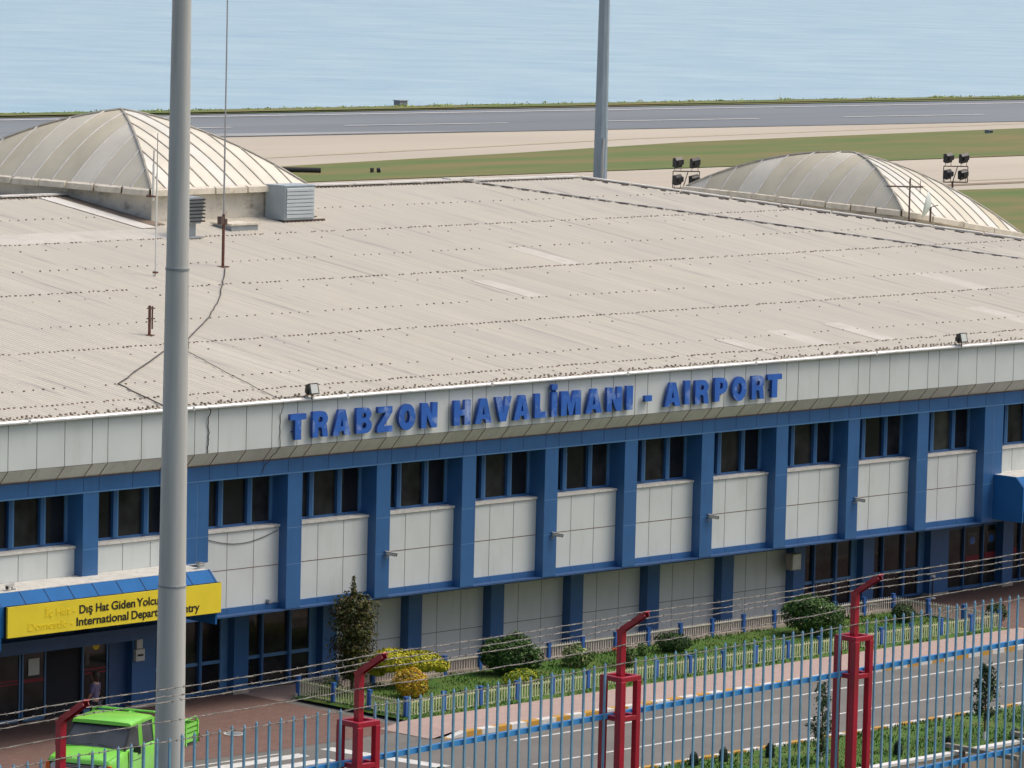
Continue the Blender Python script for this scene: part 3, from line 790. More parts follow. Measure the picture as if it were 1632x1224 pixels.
# ---- lettering on the fascia
def arc(cx, cy, rx, ry, a0, a1, n=10):
    return [(cx+rx*math.cos(R(a0+(a1-a0)*k/n)), cy+ry*math.sin(R(a0+(a1-a0)*k/n))) for k in range(n+1)]
s_ = .36
GL = {
 'T': [[(0,1),(0,.77),(.31,.77),(.31,0),(.69,0),(.69,.77),(1,.77),(1,1)]],
 'H': [[(0,0),(0,1),(s_,1),(s_,.62),(1-s_,.62),(1-s_,1),(1,1),(1,0),(1-s_,0),(1-s_,.39),(s_,.39),(s_,0)]],
 'N': [[(0,0),(0,1),(.36,1),(.67,.46),(.67,1),(1,1),(1,0),(.65,0),(.33,.54),(.33,0)]],
 'Z': [[(0,0),(0,.22),(.55,.77),(.04,.77),(.04,1),(.97,1),(.97,.78),(.43,.23),(1,.23),(1,0)]],
 'L': [[(0,0),(0,1),(.42,1),(.42,.24),(1,.24),(1,0)]],
 'I': [[(0,0),(0,1),(1,1),(1,0)]],
 'I.': [[(0,0),(0,1),(1,1),(1,0)],[(0,1.10),(0,1.32),(1,1.32),(1,1.10)],[(.25,1.0),(.25,1.10),(.35,1.10),(.35,1.0)],[(.65,1.0),(.65,1.10),(.75,1.10),(.75,1.0)]],
 'V': [[(0,1),(.37,1),(.5,.36),(.63,1),(1,1),(.68,0),(.32,0)]],
 'A': [[(0,0),(.32,1),(.68,1),(1,0),(.66,0),(.61,.17),(.39,.17),(.34,0)],[(.43,.36),(.57,.36),(.5,.70)]],
 'M': [[(0,0),(0,1),(.36,1),(.5,.45),(.64,1),(1,1),(1,0),(.72,0),(.72,.6),(.58,0),(.42,0),(.28,.6),(.28,0)]],
 'P': [[(0,0),(0,1),(.58,1)]+arc(.58,.66,.42,.34,90,-90)[1:]+[(.38,.32),(.38,0)], [(.38,.53),(.38,.79),(.52,.79)]+arc(.52,.66,.10,.13,90,-90)[1:]],
 'R': [[(0,0),(0,1),(.60,1)]+arc(.60,.71,.38,.29,90,-45,9)[1:]+[(.92,.42),(1,0),(.65,0),(.60,.32),(.52,.38),(.36,.38),(.36,0)], [(.36,.58),(.36,.79),(.52,.79)]+arc(.52,.685,.11,.105,90,-90)[1:]],
 'B': [[(0,0),(0,1),(.58,1)]+arc(.60,.75,.36,.25,90,-48,8)[1:]+arc(.62,.29,.38,.29,60,-90,9)+[(.3,0)], [(.36,.60),(.36,.80),(.52,.80)]+arc(.52,.70,.10,.10,90,-90)[1:], [(.36,.19),(.36,.42),(.53,.42)]+arc(.53,.305,.11,.115,90,-90)[1:]],
 'O': [arc(.5,.5,.5,.52,0,360,28)[:-1], arc(.5,.5,.16,.25,0,360,20)[:-1]],
 '-': [[(0,.28),(0,.52),(1,.52),(1,.28)]],
}
def glyph(g, x0, x1, y, z0, h, depth, parent, name, mats):
    cu = bpy.data.curves.new(name, 'CURVE'); cu.dimensions = '2D'; cu.fill_mode = 'BOTH'; cu.extrude = depth/2
    for pl in GL[g]:
        sp = cu.splines.new('POLY'); sp.points.add(len(pl)-1); sp.use_cyclic_u = True
        for p,(u,v) in zip(sp.points, pl): p.co = (x0+(x1-x0)*u, z0+h*v, 0, 1)
    tmp = bpy.data.objects.new('tmp', cu); COL.objects.link(tmp)
    dg = bpy.context.evaluated_depsgraph_get(); dg.update()
    me = bpy.data.meshes.new_from_object(tmp.evaluated_get(dg))
    bpy.data.objects.remove(tmp); bpy.data.curves.remove(cu)
    me.transform(Matrix.Translation((0,y,0)) @ Matrix.Rotation(R(90),4,'X'))
    me.materials.clear()
    for m in mats: me.materials.append(m)
    for p in me.polygons: p.material_index = 0 if abs(p.normal.y) > .7 else min(1, len(mats)-1)
    me.name = name
    o = bpy.data.objects.new(name, me); COL.objects.link(o)
    o.parent = parent
    if parent.name in WC: o.location = -Vector(parent.location)
    return o
sg = wthing('sign_lettering', 'large chipped blue raised letters reading TRABZON HAVALİMANI - AIRPORT on the white fascia', 'sign', (10.3,-.36,7.9))
LET = [('T',-0.44,0.19),('R',0.45,1.07),('A',1.26,1.98),('B',2.21,2.84),('Z',3.06,3.69),('O',3.94,4.63),('N',4.88,5.55),('H',6.25,6.95),('A',7.15,7.87),('V',8.01,8.71),('A',8.82,9.53),('L',9.73,10.27),('I.',10.47,10.71),('M',10.89,11.77),('A',11.99,12.72),('N',12.94,13.62),('I',13.83,14.12),('-',14.68,15.0),('A',15.59,16.34),('I',16.53,16.77),('R',17.02,17.66),('P',17.94,18.55),('O',18.78,19.46),('R',19.72,20.32),('T',20.48,21.17)]
for k,(g,a,c) in enumerate(LET):
    dz = random.uniform(-.02,.02)
    lo = glyph(g,a,c,-.475,7.90+dz,.755,.11,sg,'letter',[M['letter'],M['letterside']])
    q = MB()
    for u in (.3,.7): q.box(a+(c-a)*u-.02,a+(c-a)*u+.02,-.41,-.352,8.1,8.14)
    q.build('letter_peg', M['letterside'], lo)

# ---- yellow entrance sign
ys = wthing('entrance_sign', 'long yellow sign with black Turkish and English departure wording on the blue canopy', 'sign', (-7.8,-1.36,3.3))
b = MB(); b.box(-11.64,-3.84,-1.44,-1.375,3.29,4.135); b.box(-11.66,-3.82,-1.375,-1.31,3.265,4.15,1)
b.build('sign_board', [M['yellow'],M['black']], ys)
def text(body, x, y, z, h, m, parent, name, width=None, off=.012):
    cu = bpy.data.curves.new(name, 'FONT'); cu.body = body; cu.size = 1; cu.offset = off; cu.extrude = .004
    tmp = bpy.data.objects.new('tmp', cu); COL.objects.link(tmp)
    dg = bpy.context.evaluated_depsgraph_get(); dg.update()
    me = bpy.data.meshes.new_from_object(tmp.evaluated_get(dg))
    bpy.data.objects.remove(tmp); bpy.data.curves.remove(cu)
    xs_ = [v.co.x for v in me.vertices]
    kx = h/.72 if width is None else width/(max(xs_)-min(xs_))
    me.transform(Matrix.Diagonal((kx, h/.72, 1, 1)))
    me.transform(Matrix.Translation((x,y,z)) @ Matrix.Rotation(R(90),4,'X'))
    me.materials.clear(); me.materials.append(m)
    o = bpy.data.objects.new(name, me); COL.objects.link(o); o.parent = parent
    if parent.name in WC: o.location = -Vector(parent.location)
    return o
for wd,xa,xb in (('Dış',-9.12,-8.64),('Hat',-8.52,-8.05),('Giden',-7.95,-7.08),('Yolcu',-7.0,-6.19)): text(wd, xa, -1.446, 3.745, .235, M['black'], ys, 'sign_text', width=xb-xa, off=.020)
for wd,xa,xb in (('International',-9.22,-7.33),('Depart',-7.22,-6.24),('ure',-6.2,-5.78),('E',-5.48,-5.34),('ntry',-5.27,-4.68)): text(wd, xa, -1.446, 3.41, .235, M['black'], ys, 'sign_text', width=xb-xa, off=.020)
text('İç Hat -', -10.35, -1.444, 3.76, .22, M['ghost'], ys, 'faded_text', width=1.1)
text('Domestic -', -10.95, -1.444, 3.42, .22, M['ghost'], ys, 'faded_text', width=1.6)

# ================================================================== ROOF FITTINGS
def at_roof(x, y): return (x, y, rz(y))
# tall lattice-thin radio mast
t = thing('radio_mast', 'tall thin grey radio mast with a small junction box rising from the roof', 'antenna', at_roof(12.05,16.35))
b = MB(); b.tube([(0,0,-.05),(0,0,1.75)], .05, 8); b.box(-.16,.16,-.16,.16,-.03,.02); b.build('mast_base', M['rust'], t)
b = MB(); b.tube([(0,0,1.7),(0,0,5.5),(0,0,13)], [.032,.026,.018], 8); b.build('mast_tube', M['galv'], t)
b = MB(); b.box(-.20,-.04,-.09,.09,1.42,1.68); b.box(.0,.10,-.08,.08,1.40,1.60); b.build('junction_box', M['redoxide'], t)
t = thing('pipe_stub', 'short rusty pipe stub with clamps standing alone on the left of the roof', 'pipe', at_roof(1.48,7.92))
b = MB(); b.tube([(0,0,-.05),(0,0,.92)], .045, 8); b.tube([(.11,0,.2),(.11,0,.9)], .025, 6); b.box(-.13,.13,-.1,.1,0,.03); b.build('pipe', M['rust'], t)
b = MB()
for z in (.5,.82): b.box(-.07,.17,-.06,.06,z,z+.035)
b.build('clamp', M['redoxide'], t)
for (nm,lab,x,y,z0,h,rr) in (('aerial_pole','short white aerial pole fixed to the near corner of the large dome',14.92,23.2,12.95,1.75,.045),('aerial_pole','long thin white aerial pole standing on the roof before the large dome',8.36,15.53,rz(15.53)-.03,4.7,.030)):
    t = thing(nm,lab,'aerial pole',(x,y,z0),group='white aerial poles by the dome')
    b = MB(); b.tube([(0,0,0),(0,0,h*.72)], rr, 7); b.build('pole', M['whitepole'], t)
    b = MB(); b.tube([(0,0,h*.72),(0,0,h)], rr*.5, 6); b.build('pole_tip', M['galv'], t)
    b = MB(); b.box(-.07,.07,-.05,.3 if h < 3 else .07,.12,.18); b.build('bracket', M['rust'], t)
t = thing('roof_vent', 'grey louvred vent cowl on a square neck beside the mast', 'vent', at_roof(14.55,20.87)); t.scale = (.78,.78,.9)
b = MB(); b.box(-.2,.2,-.2,.2,-.05,.62); b.box(-.5,.5,-.42,.42,-.01,.05); b.build('neck', M['vent'], t)
b = MB(); b.prism([(-.62,1.52),(.30,1.58),(.30,.55),(-.34,.55)], 1, -.42, .42); b.prism([(-.40,1.54),(.40,1.54),(.22,.56),(-.22,.56)], 0, .26, .50)
b.build('cowl', M['vent'], t)
b = MB()
for k in range(7):
    u = k/6; b.bar((-.60+.27*u,-.46,1.46-.82*u),(.50,-.46+.0*u,1.46-.82*u),.05,.05)
    b.bar((.53-.02*u,-.42,1.46-.82*u),(.53-.02*u,.36,1.46-.82*u),.05,.05)
b.build('louvre', M['flblack'], t)
t = thing('air_conditioner', 'pale blue-grey boxy air handling unit with louvred front at the dome end', 'air conditioner', at_roof(21.2,22.75))
b = MB(); b.box(-.72,.72,-.28,.75,.05,1.25); b.box(-.75,.75,-.31,.78,1.25,1.29); b.build('casing', M['ac'], t, bevel=.01)
b = MB()
for k in range(8): b.prism([(-.29,.14+k*.135),(-.33,.13+k*.135),(-.33,.225+k*.135),(-.29,.25+k*.135)], 0, -.66, .66)
b.build('louvre', M['louvre'], t)
b = MB(); b.box(-.7,1.3,-.24,-.14,-.05,.05); b.box(-.7,1.5,.4,.5,-.05,.1); b.build('support', M['redoxide'], t)
t = thing('roof_hatch', 'flat cream roof hatch slab lying in front of the dome wall', 'hatch', at_roof(17.7,22.0))
b = MB(); b.box(-.62,.62,-.5,.5,-.1,.14); b.build('curb', M['vent'], t)
b = MB(); b.box(-.68,.68,-.56,.56,.14,.20); b.build('hatch_lid', M['capcream'], t)
# cables lying on the roof
def cable(name, lab, pts, r, m=None):
    P = []
    for i in range(len(pts)-1):
        a = Vector(pts[i]); c = Vector(pts[i+1])
        for k in range(6): 
            p = a.lerp(c,k/6); j = .025 if 0 < k else 0
            P.append((p.x+random.uniform(-j,j), p.y+random.uniform(-j,j), p.z))
    P.append(pts[-1])
    b = MB(); b.tube([(x,y,rz(y)+.05) if z is None else (x,y,z) for x,y,z in [(p[0],p[1],p[2]) for p in P]], r, 6)
    return tag(b.build(name, m or M['cable']), lab, 'cable')
def onr(l): return [(x,y,rz(y)+.045) for x,y in l]
cable('roof_cable','black cable running from the mast foot down the roof to a sharp bend', onr([(12.05,16.2),(9.79,13.83),(7.6,11.6),(5.35,9.53),(2.32,7.08),(.3,5.87),(-4.4,2.53),(-5.04,-.23)]), .019)
cable('roof_cable','thin black cable running straight down the roof to the lettering floodlight', onr([(2.3,7.05),(.96,5.54),(.27,3.36),(-.76,-.25),(.2,-.35)]), .010)
cable('fascia_cable','black cable hanging down the fascia beside the lamp mast', [(-3.7,-.42,9.12),(-3.55,-.54,9.0),(-3.5,-.375,8.7),(-3.47,-.372,8.1),(-3.5,-.372,7.72)], .016)
cable('fascia_cable','thin cable hanging down the fascia just left of the first letter', [(-.75,-.38,9.1),(-.72,-.54,9.0),(-.7,-.37,8.6),(-.68,-.37,7.7),(-.9,-.03,7.2),(-1.1,-.01,6.85)], .010)
P_ = [(-3.05+3.0*k/12, .33, 5.15-.28*math.sin(math.pi*k/12)) for k in range(13)]
b = MB(); b.tube(P_, .011, 5); tag(b.build('sagging_cable', M['cable']), 'thin grey cable sagging across a white wall panel left of the lettering', 'cable')

# floodlights on the eave
def floodlight(x, lab):
    t = thing('floodlight', lab, 'floodlight', (x,-.5,9.06), group='floodlights on the eave'); t.scale = (.88,.88,.88)
    b = MB(); b.tube([(0,0,-.04),(0,0,.18)], .022, 6); b.bar((-.22,0,.17),(.22,0,.17),.04,.03); b.bar((-.22,0,.16),(-.22,0,.32),.03,.03); b.bar((.22,0,.16),(.22,0,.32),.03,.03); b.build('bracket', M['flblack'], t)
    b = MB(); b.prism([(-.16,.16),(-.06,.52),(.10,.46),(.14,.24),(.04,.12)], 0, -.20, .20); b.box(-.12,.12,.04,.22,.18,.34); b.build('housing', M['flblack'], t)
    b = MB(); b.add([(-.155,-.155,.195),(.155,-.155,.195),(.155,-.075,.485),(-.155,-.075,.485)], [(0,1,2,3)]); b.build('lamp_glass', M['flglass'], t)
floodlight(.42, 'small black floodlight on the eave just above the first letter')
floodlight(30.35, 'small black floodlight on the eave far right of the lettering')

# frames of four floodlights behind the roof
def frame_lights(loc, rz_, lab):
    t = thing('floodlight_rack', lab, 'floodlight frame', loc, R(rz_), group='four-lamp floodlight racks')
    b = MB()
    for z in (0,.92): b.bar((-.85,0,z),(.85,0,z),.06,.06)
    for x in (-.85,.85): b.bar((x,0,0),(x,0,.92),.05,.05)
    b.bar((-.2,0,-.02),(.12,0,.92),.05,.05)
    b.tube([(-.2,0,-2.4),(-.2,0,.05)], .075, 8); b.build('rack', M['redoxide'], t)
    t.scale = (.70,.70,.82)
    for i,(x,z) in enumerate(((-.55,1.12),(.55,1.12),(-.55,.18),(.52,.18))):
        h = MB(); tl = .30 if i != 3 else .38
        h.prism([(-.10,0),(.22,.06),(.12+tl*.3,.52),(-.02,.56),(-.22,.40)], 0, x-.27, x+.27)
        h.box(x-.2,x+.2,-.34,-.16,.16,.42)
        for v in range(len(h.v)): h.v[v] = (h.v[v][0], h.v[v][1], h.v[v][2]+z)
        for v in range(len(h.v)):
            px, py, pz = h.v[v]; a_ = (.55,.35,.7,.45)[i]; dx_ = px-x
            h.v[v] = (x+dx_*math.cos(a_)-py*math.sin(a_), dx_*math.sin(a_)+py*math.cos(a_), pz+.18*dx_*(1 if i % 2 else .6))
        o = h.build('lamp_housing', M['flblack'], t)
        q = MB(); q.box(x-.19,x-.185,-.12,.08,z+.15,z+.40) if False else q.add([(x-.22,.225,z+.1),(x+.22,.225,z+.1),(x+.22,.24,z+.46),(x-.22,.24,z+.46)], [(0,1,2,3)]); q.build('lamp_glass', M['flglassdim'], o)
        for sx in (-.2,.2): q = MB(); q.bar((x+sx,0,z-.2 if z > 1 else z-.16),(x+sx,0,z+.12),.03,.03); q.build('lamp_bracket', M['redoxide'], o)
frame_lights((60.95,40.0,11.15), -38, 'rack of four dark floodlights at the left end of the small dome')
frame_lights((79.9,40.0,10.93), -34, 'rack of four dark floodlights seen above the right slope of the small dome')
# tv aerial and dish at the small dome
t = thing('tv_aerial', 'thin dark television aerial on a pole at the near corner of the small dome', 'aerial', (52.5,20.2,10.5))
b = MB(); b.tube([(0,0,0),(0,0,2.45)], .035, 7); b.bar((0,0,.75),(.6,.2,.75),.05); b.bar((0.1,0,.2),(.5,.1,.75),.05); b.build('pole', M['redoxide'], t)
b = MB(); b.tube([(-1.0,.35,2.15),(.55,-.2,2.1)], .035, 6)
for k in range(7):
    u = k/6; b.bar((-1+1.5*u,.35-.53*u-.18,2.14),(-1+1.5*u,.35-.53*u+.18,2.14),.012)
b.bar((.45,-.16,1.85),(.45,-.16,2.35),.02); b.build('antenna_boom', M['redoxide'], t)
t = thing('satellite_dish', 'pale satellite dish seen edge-on fixed to the small dome corner', 'satellite dish', (53.3,19.75,11.5))
b = MB(); rings = 6
vs = [(0,0,0)]; fs = []
for r_ in range(1,rings+1):
    for k in range(20):
        a = 2*math.pi*k/20; rr = .5*r_/rings; vs.append((rr*math.cos(a), .22*(rr/.5)**2, rr*math.sin(a)*1.1))
for k in range(20): fs.append((0,1+k,1+(k+1)%20))
for r_ in range(rings-1):
    for k in range(20): fs.append((1+r_*20+k,1+(r_+1)*20+k,1+(r_+1)*20+(k+1)%20,1+r_*20+(k+1)%20))
b.add(vs, fs); d = b.build('dish', M['dish'], t, smooth=True); d.rotation_euler = (R(12),R(0),R(35)); d.location = (0,0,.35)
sdm = d.modifiers.new('thick','SOLIDIFY'); sdm.thickness = .02
b = MB(); b.bar((0,0,-.3),(0,0,.3),.06); b.bar((0,0,.3),(.1,-.3,.4),.03); b.build('bracket', M['redoxide'], t)

# cameras and small lamps on the facade
def seccam(loc, lab, yaw=200):
    t = thing('security_camera', lab, 'security camera', loc, R(yaw), group='cameras on the facade')
    b = MB(); b.tube([(-.13,0,0),(.17,0,-.05)], .055, 8); b.bar((-.16,0,.065),(.20,0,.0),.13,.015); b.build('camera_body', M['camwhite'], t)
    b = MB(); b.tube([(.165,0,-.05),(.19,0,-.054)], .05, 8); b.build('lens', M['flblack'], t)
    b = MB(); b.bar((-.1,0,-.02),(-.1,0,-.14),.035); b.bar((-.1,0,-.13),(-.18,.06,-.13),.04); b.build('bracket', M['galv'], t)
for k,(x,l) in enumerate(((4.1,'second'),(11.25,'fourth'),(18.45,'sixth'),(25.7,'eighth'))):
    seccam((x,-.14,4.17), 'white security camera on the %s blue column counted from the lamp mast' % {'second':'third','fourth':'fifth','sixth':'seventh','eighth':'ninth'}[l], 325)
seccam((-4.05,-.75,4.62), 'white security camera on the right end of the canopy above the yellow sign', 20)
seccam((-11.0,-.75,4.62), 'white security camera on the left end of the canopy above the yellow sign', 200)
seccam((34.2,-.8,4.62), 'white security camera on the right-hand blue canopy', 30)
t = thing('wall_box', 'small beige box mounted on the lower column beside the last white panel', 'wall box', (25.0,2.02,1.62))
b = MB(); b.box(-.22,.22,-.12,.18,0,.55); b.build('casing', M['plinth'], t, bevel=.01); b = MB(); b.box(-.20,.20,-.126,-.12,.03,.52); b.build('front', M['cap'], t)
t = thing('wall_lamp', 'tiny lamp at the foot of the white panel right of the yellow sign', 'lamp', (-.42,.28,3.08))
b = MB(); b.box(-.05,.05,-.08,.07,-.04,.06); b.build('housing', M['vent'], t); b = MB(); b.box(-.03,.5,.0,.05,-.06,-.04); b.build('arm', M['vent'], t)
t = thing('ticket_box', 'white wall box with a black slot on the blue wall beside the entrance', 'wall box', (-3.78,2.13,1.42))
b = MB(); b.box(-.17,.17,-.06,.06,0,.34); b.build('box', M['poster'], t); b = MB(); b.box(-.11,.11,-.066,-.06,.14,.2); b.build('slot', M['black'], t); b = MB(); b.box(-.1,.12,-.02,.06,.36,.62); b.build('notice', M['poster'], t)
t = thing('bollard', 'slim dark barrier post with white cap and foot beside the right entrance', 'bollard', (32.2,1.9,0))
b = MB(); b.tube([(0,0,.05),(0,0,.78)], .025, 7); b.build('post', M['flblack'], t); b = MB(); b.tube([(0,0,0),(0,0,.06)], [.14,.10], 12); b.build('foot', M['whitepole'], t); b = MB(); b.tube([(0,0,.76),(0,0,.84)], [.1,.08], 10); b.build('cap', M['whitepole'], t)
b = MB(); b.tube([(0,0,.012),(0,0,.02)], .30, 20); mh = thing('manhole_cover', 'round dark manhole cover with pale rim in the red paving', 'manhole cover', (-4.38,-2.68,.012)); b.build('rim', M['cap'], mh)
b = MB(); b.tube([(0,0,.014),(0,0,.026)], .23, 20); b.build('cover', M['boothgrey'], mh)

# ================================================================== MASTS
t = thing('lamp_mast', 'thick tapering grey steel lighting mast crossing the whole left of the view', 'lamp mast', (-41.80,-42.24,4.6))
def zz(z): return z-4.6
def rad(z): return .140+(24-z)*.0068
for k,(z0,z1) in enumerate(((4.6,12.33),(12.33,17.5),(17.5,26))):
    b = MB(); b.tube([(0,0,zz(z0)),(0,0,zz(z1))], [rad(z0)+.004*(2-k),rad(z1)+.004*(2-k)], 28); b.build('mast_section', M['lampgrey'], t, smooth=True)
    b = MB(); b.tube([(0,0,zz(z1)-.015),(0,0,zz(z1)+.02)], rad(z1)+.013, 28); b.build('joint_ring', M['vent'], t, smooth=False)
b = MB(); b.tube([(0,0,zz(4.4)),(0,0,zz(4.68))], .5, 20); b.build('base_plate', M['galv'], t)
b = MB()
for a in range(3): b.bar((0,0,zz(25.8)),(math.cos(a*2.1)*1.1,math.sin(a*2.1)*1.1,zz(26.2)),.08); b.box(math.cos(a*2.1)*1.1-.3,math.cos(a*2.1)*1.1+.3,math.sin(a*2.1)*1.1-.2,math.sin(a*2.1)*1.1+.2,zz(26.0),zz(26.25))
b.build('lamp_head', M['vent'], t)
t = thing('airside_pole', 'slim blue-grey steel pole rising behind the roof ridge', 'pole', (44.76,30.0,0))
b = MB(); b.tube([(0,0,0),(0,0,12),(0,0,24)], [.40,.285,.18], 8); b.build('pole', M['boothgrey'] if False else mat('pole_blue_grey', (.22,.28,.33), .5, .12, 3, stretch=(2,2,.3)), t)
b = MB(); b.tube([(-.22,-.32,11.4),(-.22,-.32,13.6),(-.1,-.25,14.2)], .05, 7); b.build('conduit', M['galv'], t)
b = MB(); b.box(-.9,.9,-.1,.1,23.9,24.1)
for x in (-.7,0,.7): b.box(x-.25,x+.25,-.3,.1,24.1,24.5)
b.build('lamp_head', M['vent'], t)

# ================================================================== BOUNDARY FENCE
FY = -64.6
bf = wthing('boundary_fence', 'tall blue picket security fence with red caged posts and strands of barbed wire', 'fence', (-55,FY,12.9))
PX = [-66.9,-62.97,-59.02,-55.11,-51.22,-47.33,-43.4]
def fz(x): return 15.236 + .0158*(x+55.11)       # height of the cage tops
hs = .127
posts = []
for i,x in enumerate(PX):
    zt = fz(x); b = MB(); zb = 12.85
    for sx in (-1,1):
        for sy in (-1,1):
            w_ = .080 if (sx,sy) == (-1,-1) else .068
            b.box(x+sx*hs-w_/2,x+sx*hs+w_/2,FY+sy*hs-w_/2,FY+sy*hs+w_/2,zb,zt-.05)
    for z in (zt,zt-.43,zt-1.75):
        e = hs+.031
        b.box(x-e,x+e,FY-e,FY-e+.05,z-.055,z); b.box(x-e,x+e,FY+e-.05,FY+e,z-.055,z)
        b.box(x-e,x-e+.05,FY-e+.05,FY+e-.05,z-.055,z); b.box(x+e-.05,x+e,FY-e+.05,FY+e-.05,z-.055,z)
    p = b.build('post', M['redpost'], bf, bevel=.006)
    a = MB(); a.box(x-.036,x+.036,FY-.036,FY+.036,zb,zt+.50)
    tip = Vector((x,FY-.37,zt+.50+.235))
    s0 = Vector((x,FY+.02,zt+.485))
    # angled channel arm, open underneath
    a.bar(s0, tip, .075, .012, up=(0,.5,.85)); 
    dd = Vector((0,.55,-.86))*.03
    for sx in (-.034,.034): a.bar(s0+Vector((sx,0,0))+dd, tip+Vector((sx,0,0))+dd, .008, .06, up=(0,.5,.85))
    a.build('post_arm', M['redpost'], p)
    posts.append((x,zt,tip,s0))
pk_n = 0
for i in range(len(PX)-1):
    xa, xb = PX[i]+hs+.03, PX[i+1]-hs-.03
    b = MB()
    for off,hh in ((-.44,.055),(-1.74,.055)):
        za = fz(xa)+off; zb = fz(xb)+off
        b.bar((xa-.1,FY+.05,za),(xb+.1,FY+.05,zb),.045,hh)
    pan = b.build('rail', M['fenceblue'], bf)
    n = int(round((xb-xa)/.163)); 
    for k in range(n):
        x = xa+(k+.5)*(xb-xa)/n
        q = MB(); zt = fz(x)+.155+random.uniform(-.012,.012); j = random.uniform(-.006,.006); s = .0106
        zb = fz(x)-2.15
        vs = [(x-s,FY+.01-s,zb),(x+s,FY+.01-s,zb),(x+s,FY+.01+s,zb),(x-s,FY+.01+s,zb),(x-s+j,FY+.01-s,zt-.03),(x+s+j,FY+.01-s,zt-.03),(x+s+j,FY+.01+s,zt-.03),(x-s+j,FY+.01+s,zt-.03),(x+j,FY+.01,zt)]
        q.add(vs, [(0,1,5,4),(1,2,6,5),(2,3,7,6),(3,0,4,7),(4,5,8),(5,6,8),(6,7,8),(7,4,8),(3,2,1,0)])
        q.build('picket', M['picket'], pan); pk_n += 1
def wire(fn, seed):
    rnd = random.Random(seed); b = MB(); pts = []; 
    for i in range(len(posts)-1):
        A = Vector(fn(posts[i])); B = Vector(fn(posts[i+1])); sag = rnd.uniform(.012,.035)
        for k in range(24):
            u = k/24; p = A.lerp(B,u); p.z -= sag*4*u*(1-u); p.z += rnd.uniform(-.004,.004)
            pts.append(p)
    pts.append(Vector(fn(posts[-1])))
    for s in (0,math.pi):
        b.tube([p+Vector((0,.003*math.cos(i*1.9+s),.004*math.sin(i*1.9+s))) for i,p in enumerate(pts)], .0029, 4, caps=False)
    x = pts[0].x; i = 0
    while x < pts[-1].x-.1:
        while pts[i+1].x < x: i += 1
        u = (x-pts[i].x)/(pts[i+1].x-pts[i].x); p = pts[i].lerp(pts[i+1],u)
        for k in range(4):
            a = rnd.uniform(0,6.28); d = Vector((rnd.uniform(-.5,.5),math.cos(a),math.sin(a))).normalized()*.017
            b.bar(p+Vector(((k-1.5)*.004,0,0))-d*.2, p+Vector(((k-1.5)*.004,0,0))+d, .0042)
        b.box(p.x-.008,p.x+.008,p.y-.0055,p.y+.0055,p.z-.0055,p.z+.0055)
        x += .115*rnd.uniform(.9,1.1)
    return b.build('barbed_wire', M['wire'], bf)
up = Vector((0,0,.012))
wire(lambda p: p[2].lerp(p[3],.06)+up, 1)
wire(lambda p: p[2].lerp(p[3],.50)+up, 2)
wire(lambda p: p[2].lerp(p[3],.94)+up, 3)
wire(lambda p: (p[0],FY-.045,p[1]+.33), 4)
wire(lambda p: (p[0],FY-.045,p[1]+.13), 5)

# ================================================================== GARDEN FENCE
gf = wthing('garden_fence', 'low picket fence of pale slats between blue posts around the planted bed', 'fence', (14,-2,0))
GX0, GX1, GY0, GY1 = 1.0, 28.35, -4.1, .46
def gseg(p, q, m):
    p = Vector((*p,0)); q = Vector((*q,0)); L = (q-p).length; d = (q-p).normalized()
    b = MB()
    for z in (.16,.535): b.bar(p+d*.05+Vector((0,0,z)), q-d*.05+Vector((0,0,z)), .03, .04)
    n = max(2,int(round((L-.1)/.112))); nrm = Vector((-d.y,d.x,0))*.022
    for k in range(n):
        c = p+d*(.05+(L-.1)*(k+.5)/n) - nrm
        h = .60+random.uniform(-.01,.01)
        b.bar(c+Vector((0,0,.10)), c+Vector((0,0,h-.02)), .032, .014, up=(nrm.x,nrm.y,0)); b.bar(c+Vector((0,0,h-.02)), c+Vector((0,0,h+.015)), .018, .012, up=(nrm.x,nrm.y,0))
    b.build('picket_panel', m, gf)
def gpost(x, y, h=.68):
    b = MB(); b.box(x-.055,x+.055,y-.055,y+.055,0,h); b.box(x-.065,x+.065,y-.065,y+.065,h,h+.03); b.build('fence_post', M['gpost'], gf)
def run(p, q, step, m):
    p = Vector(p); q = Vector(q); n = max(1,int(round((q-p).length/step)))
    for k in range(n):
        a = p.lerp(q,k/n); c = p.lerp(q,(k+1)/n); gseg(a, c, m); gpost(a.x,a.y)
run((GX0,GY0),(GX1,GY0),1.52,M['gpick']); run((GX1,GY0),(GX1,GY1),1.5,M['gpickw']); run((GX1,GY1),(GX0,GY1),1.52,M['gpickw']); run((GX0,GY1),(GX0,GY0),1.52,M['gpick'])

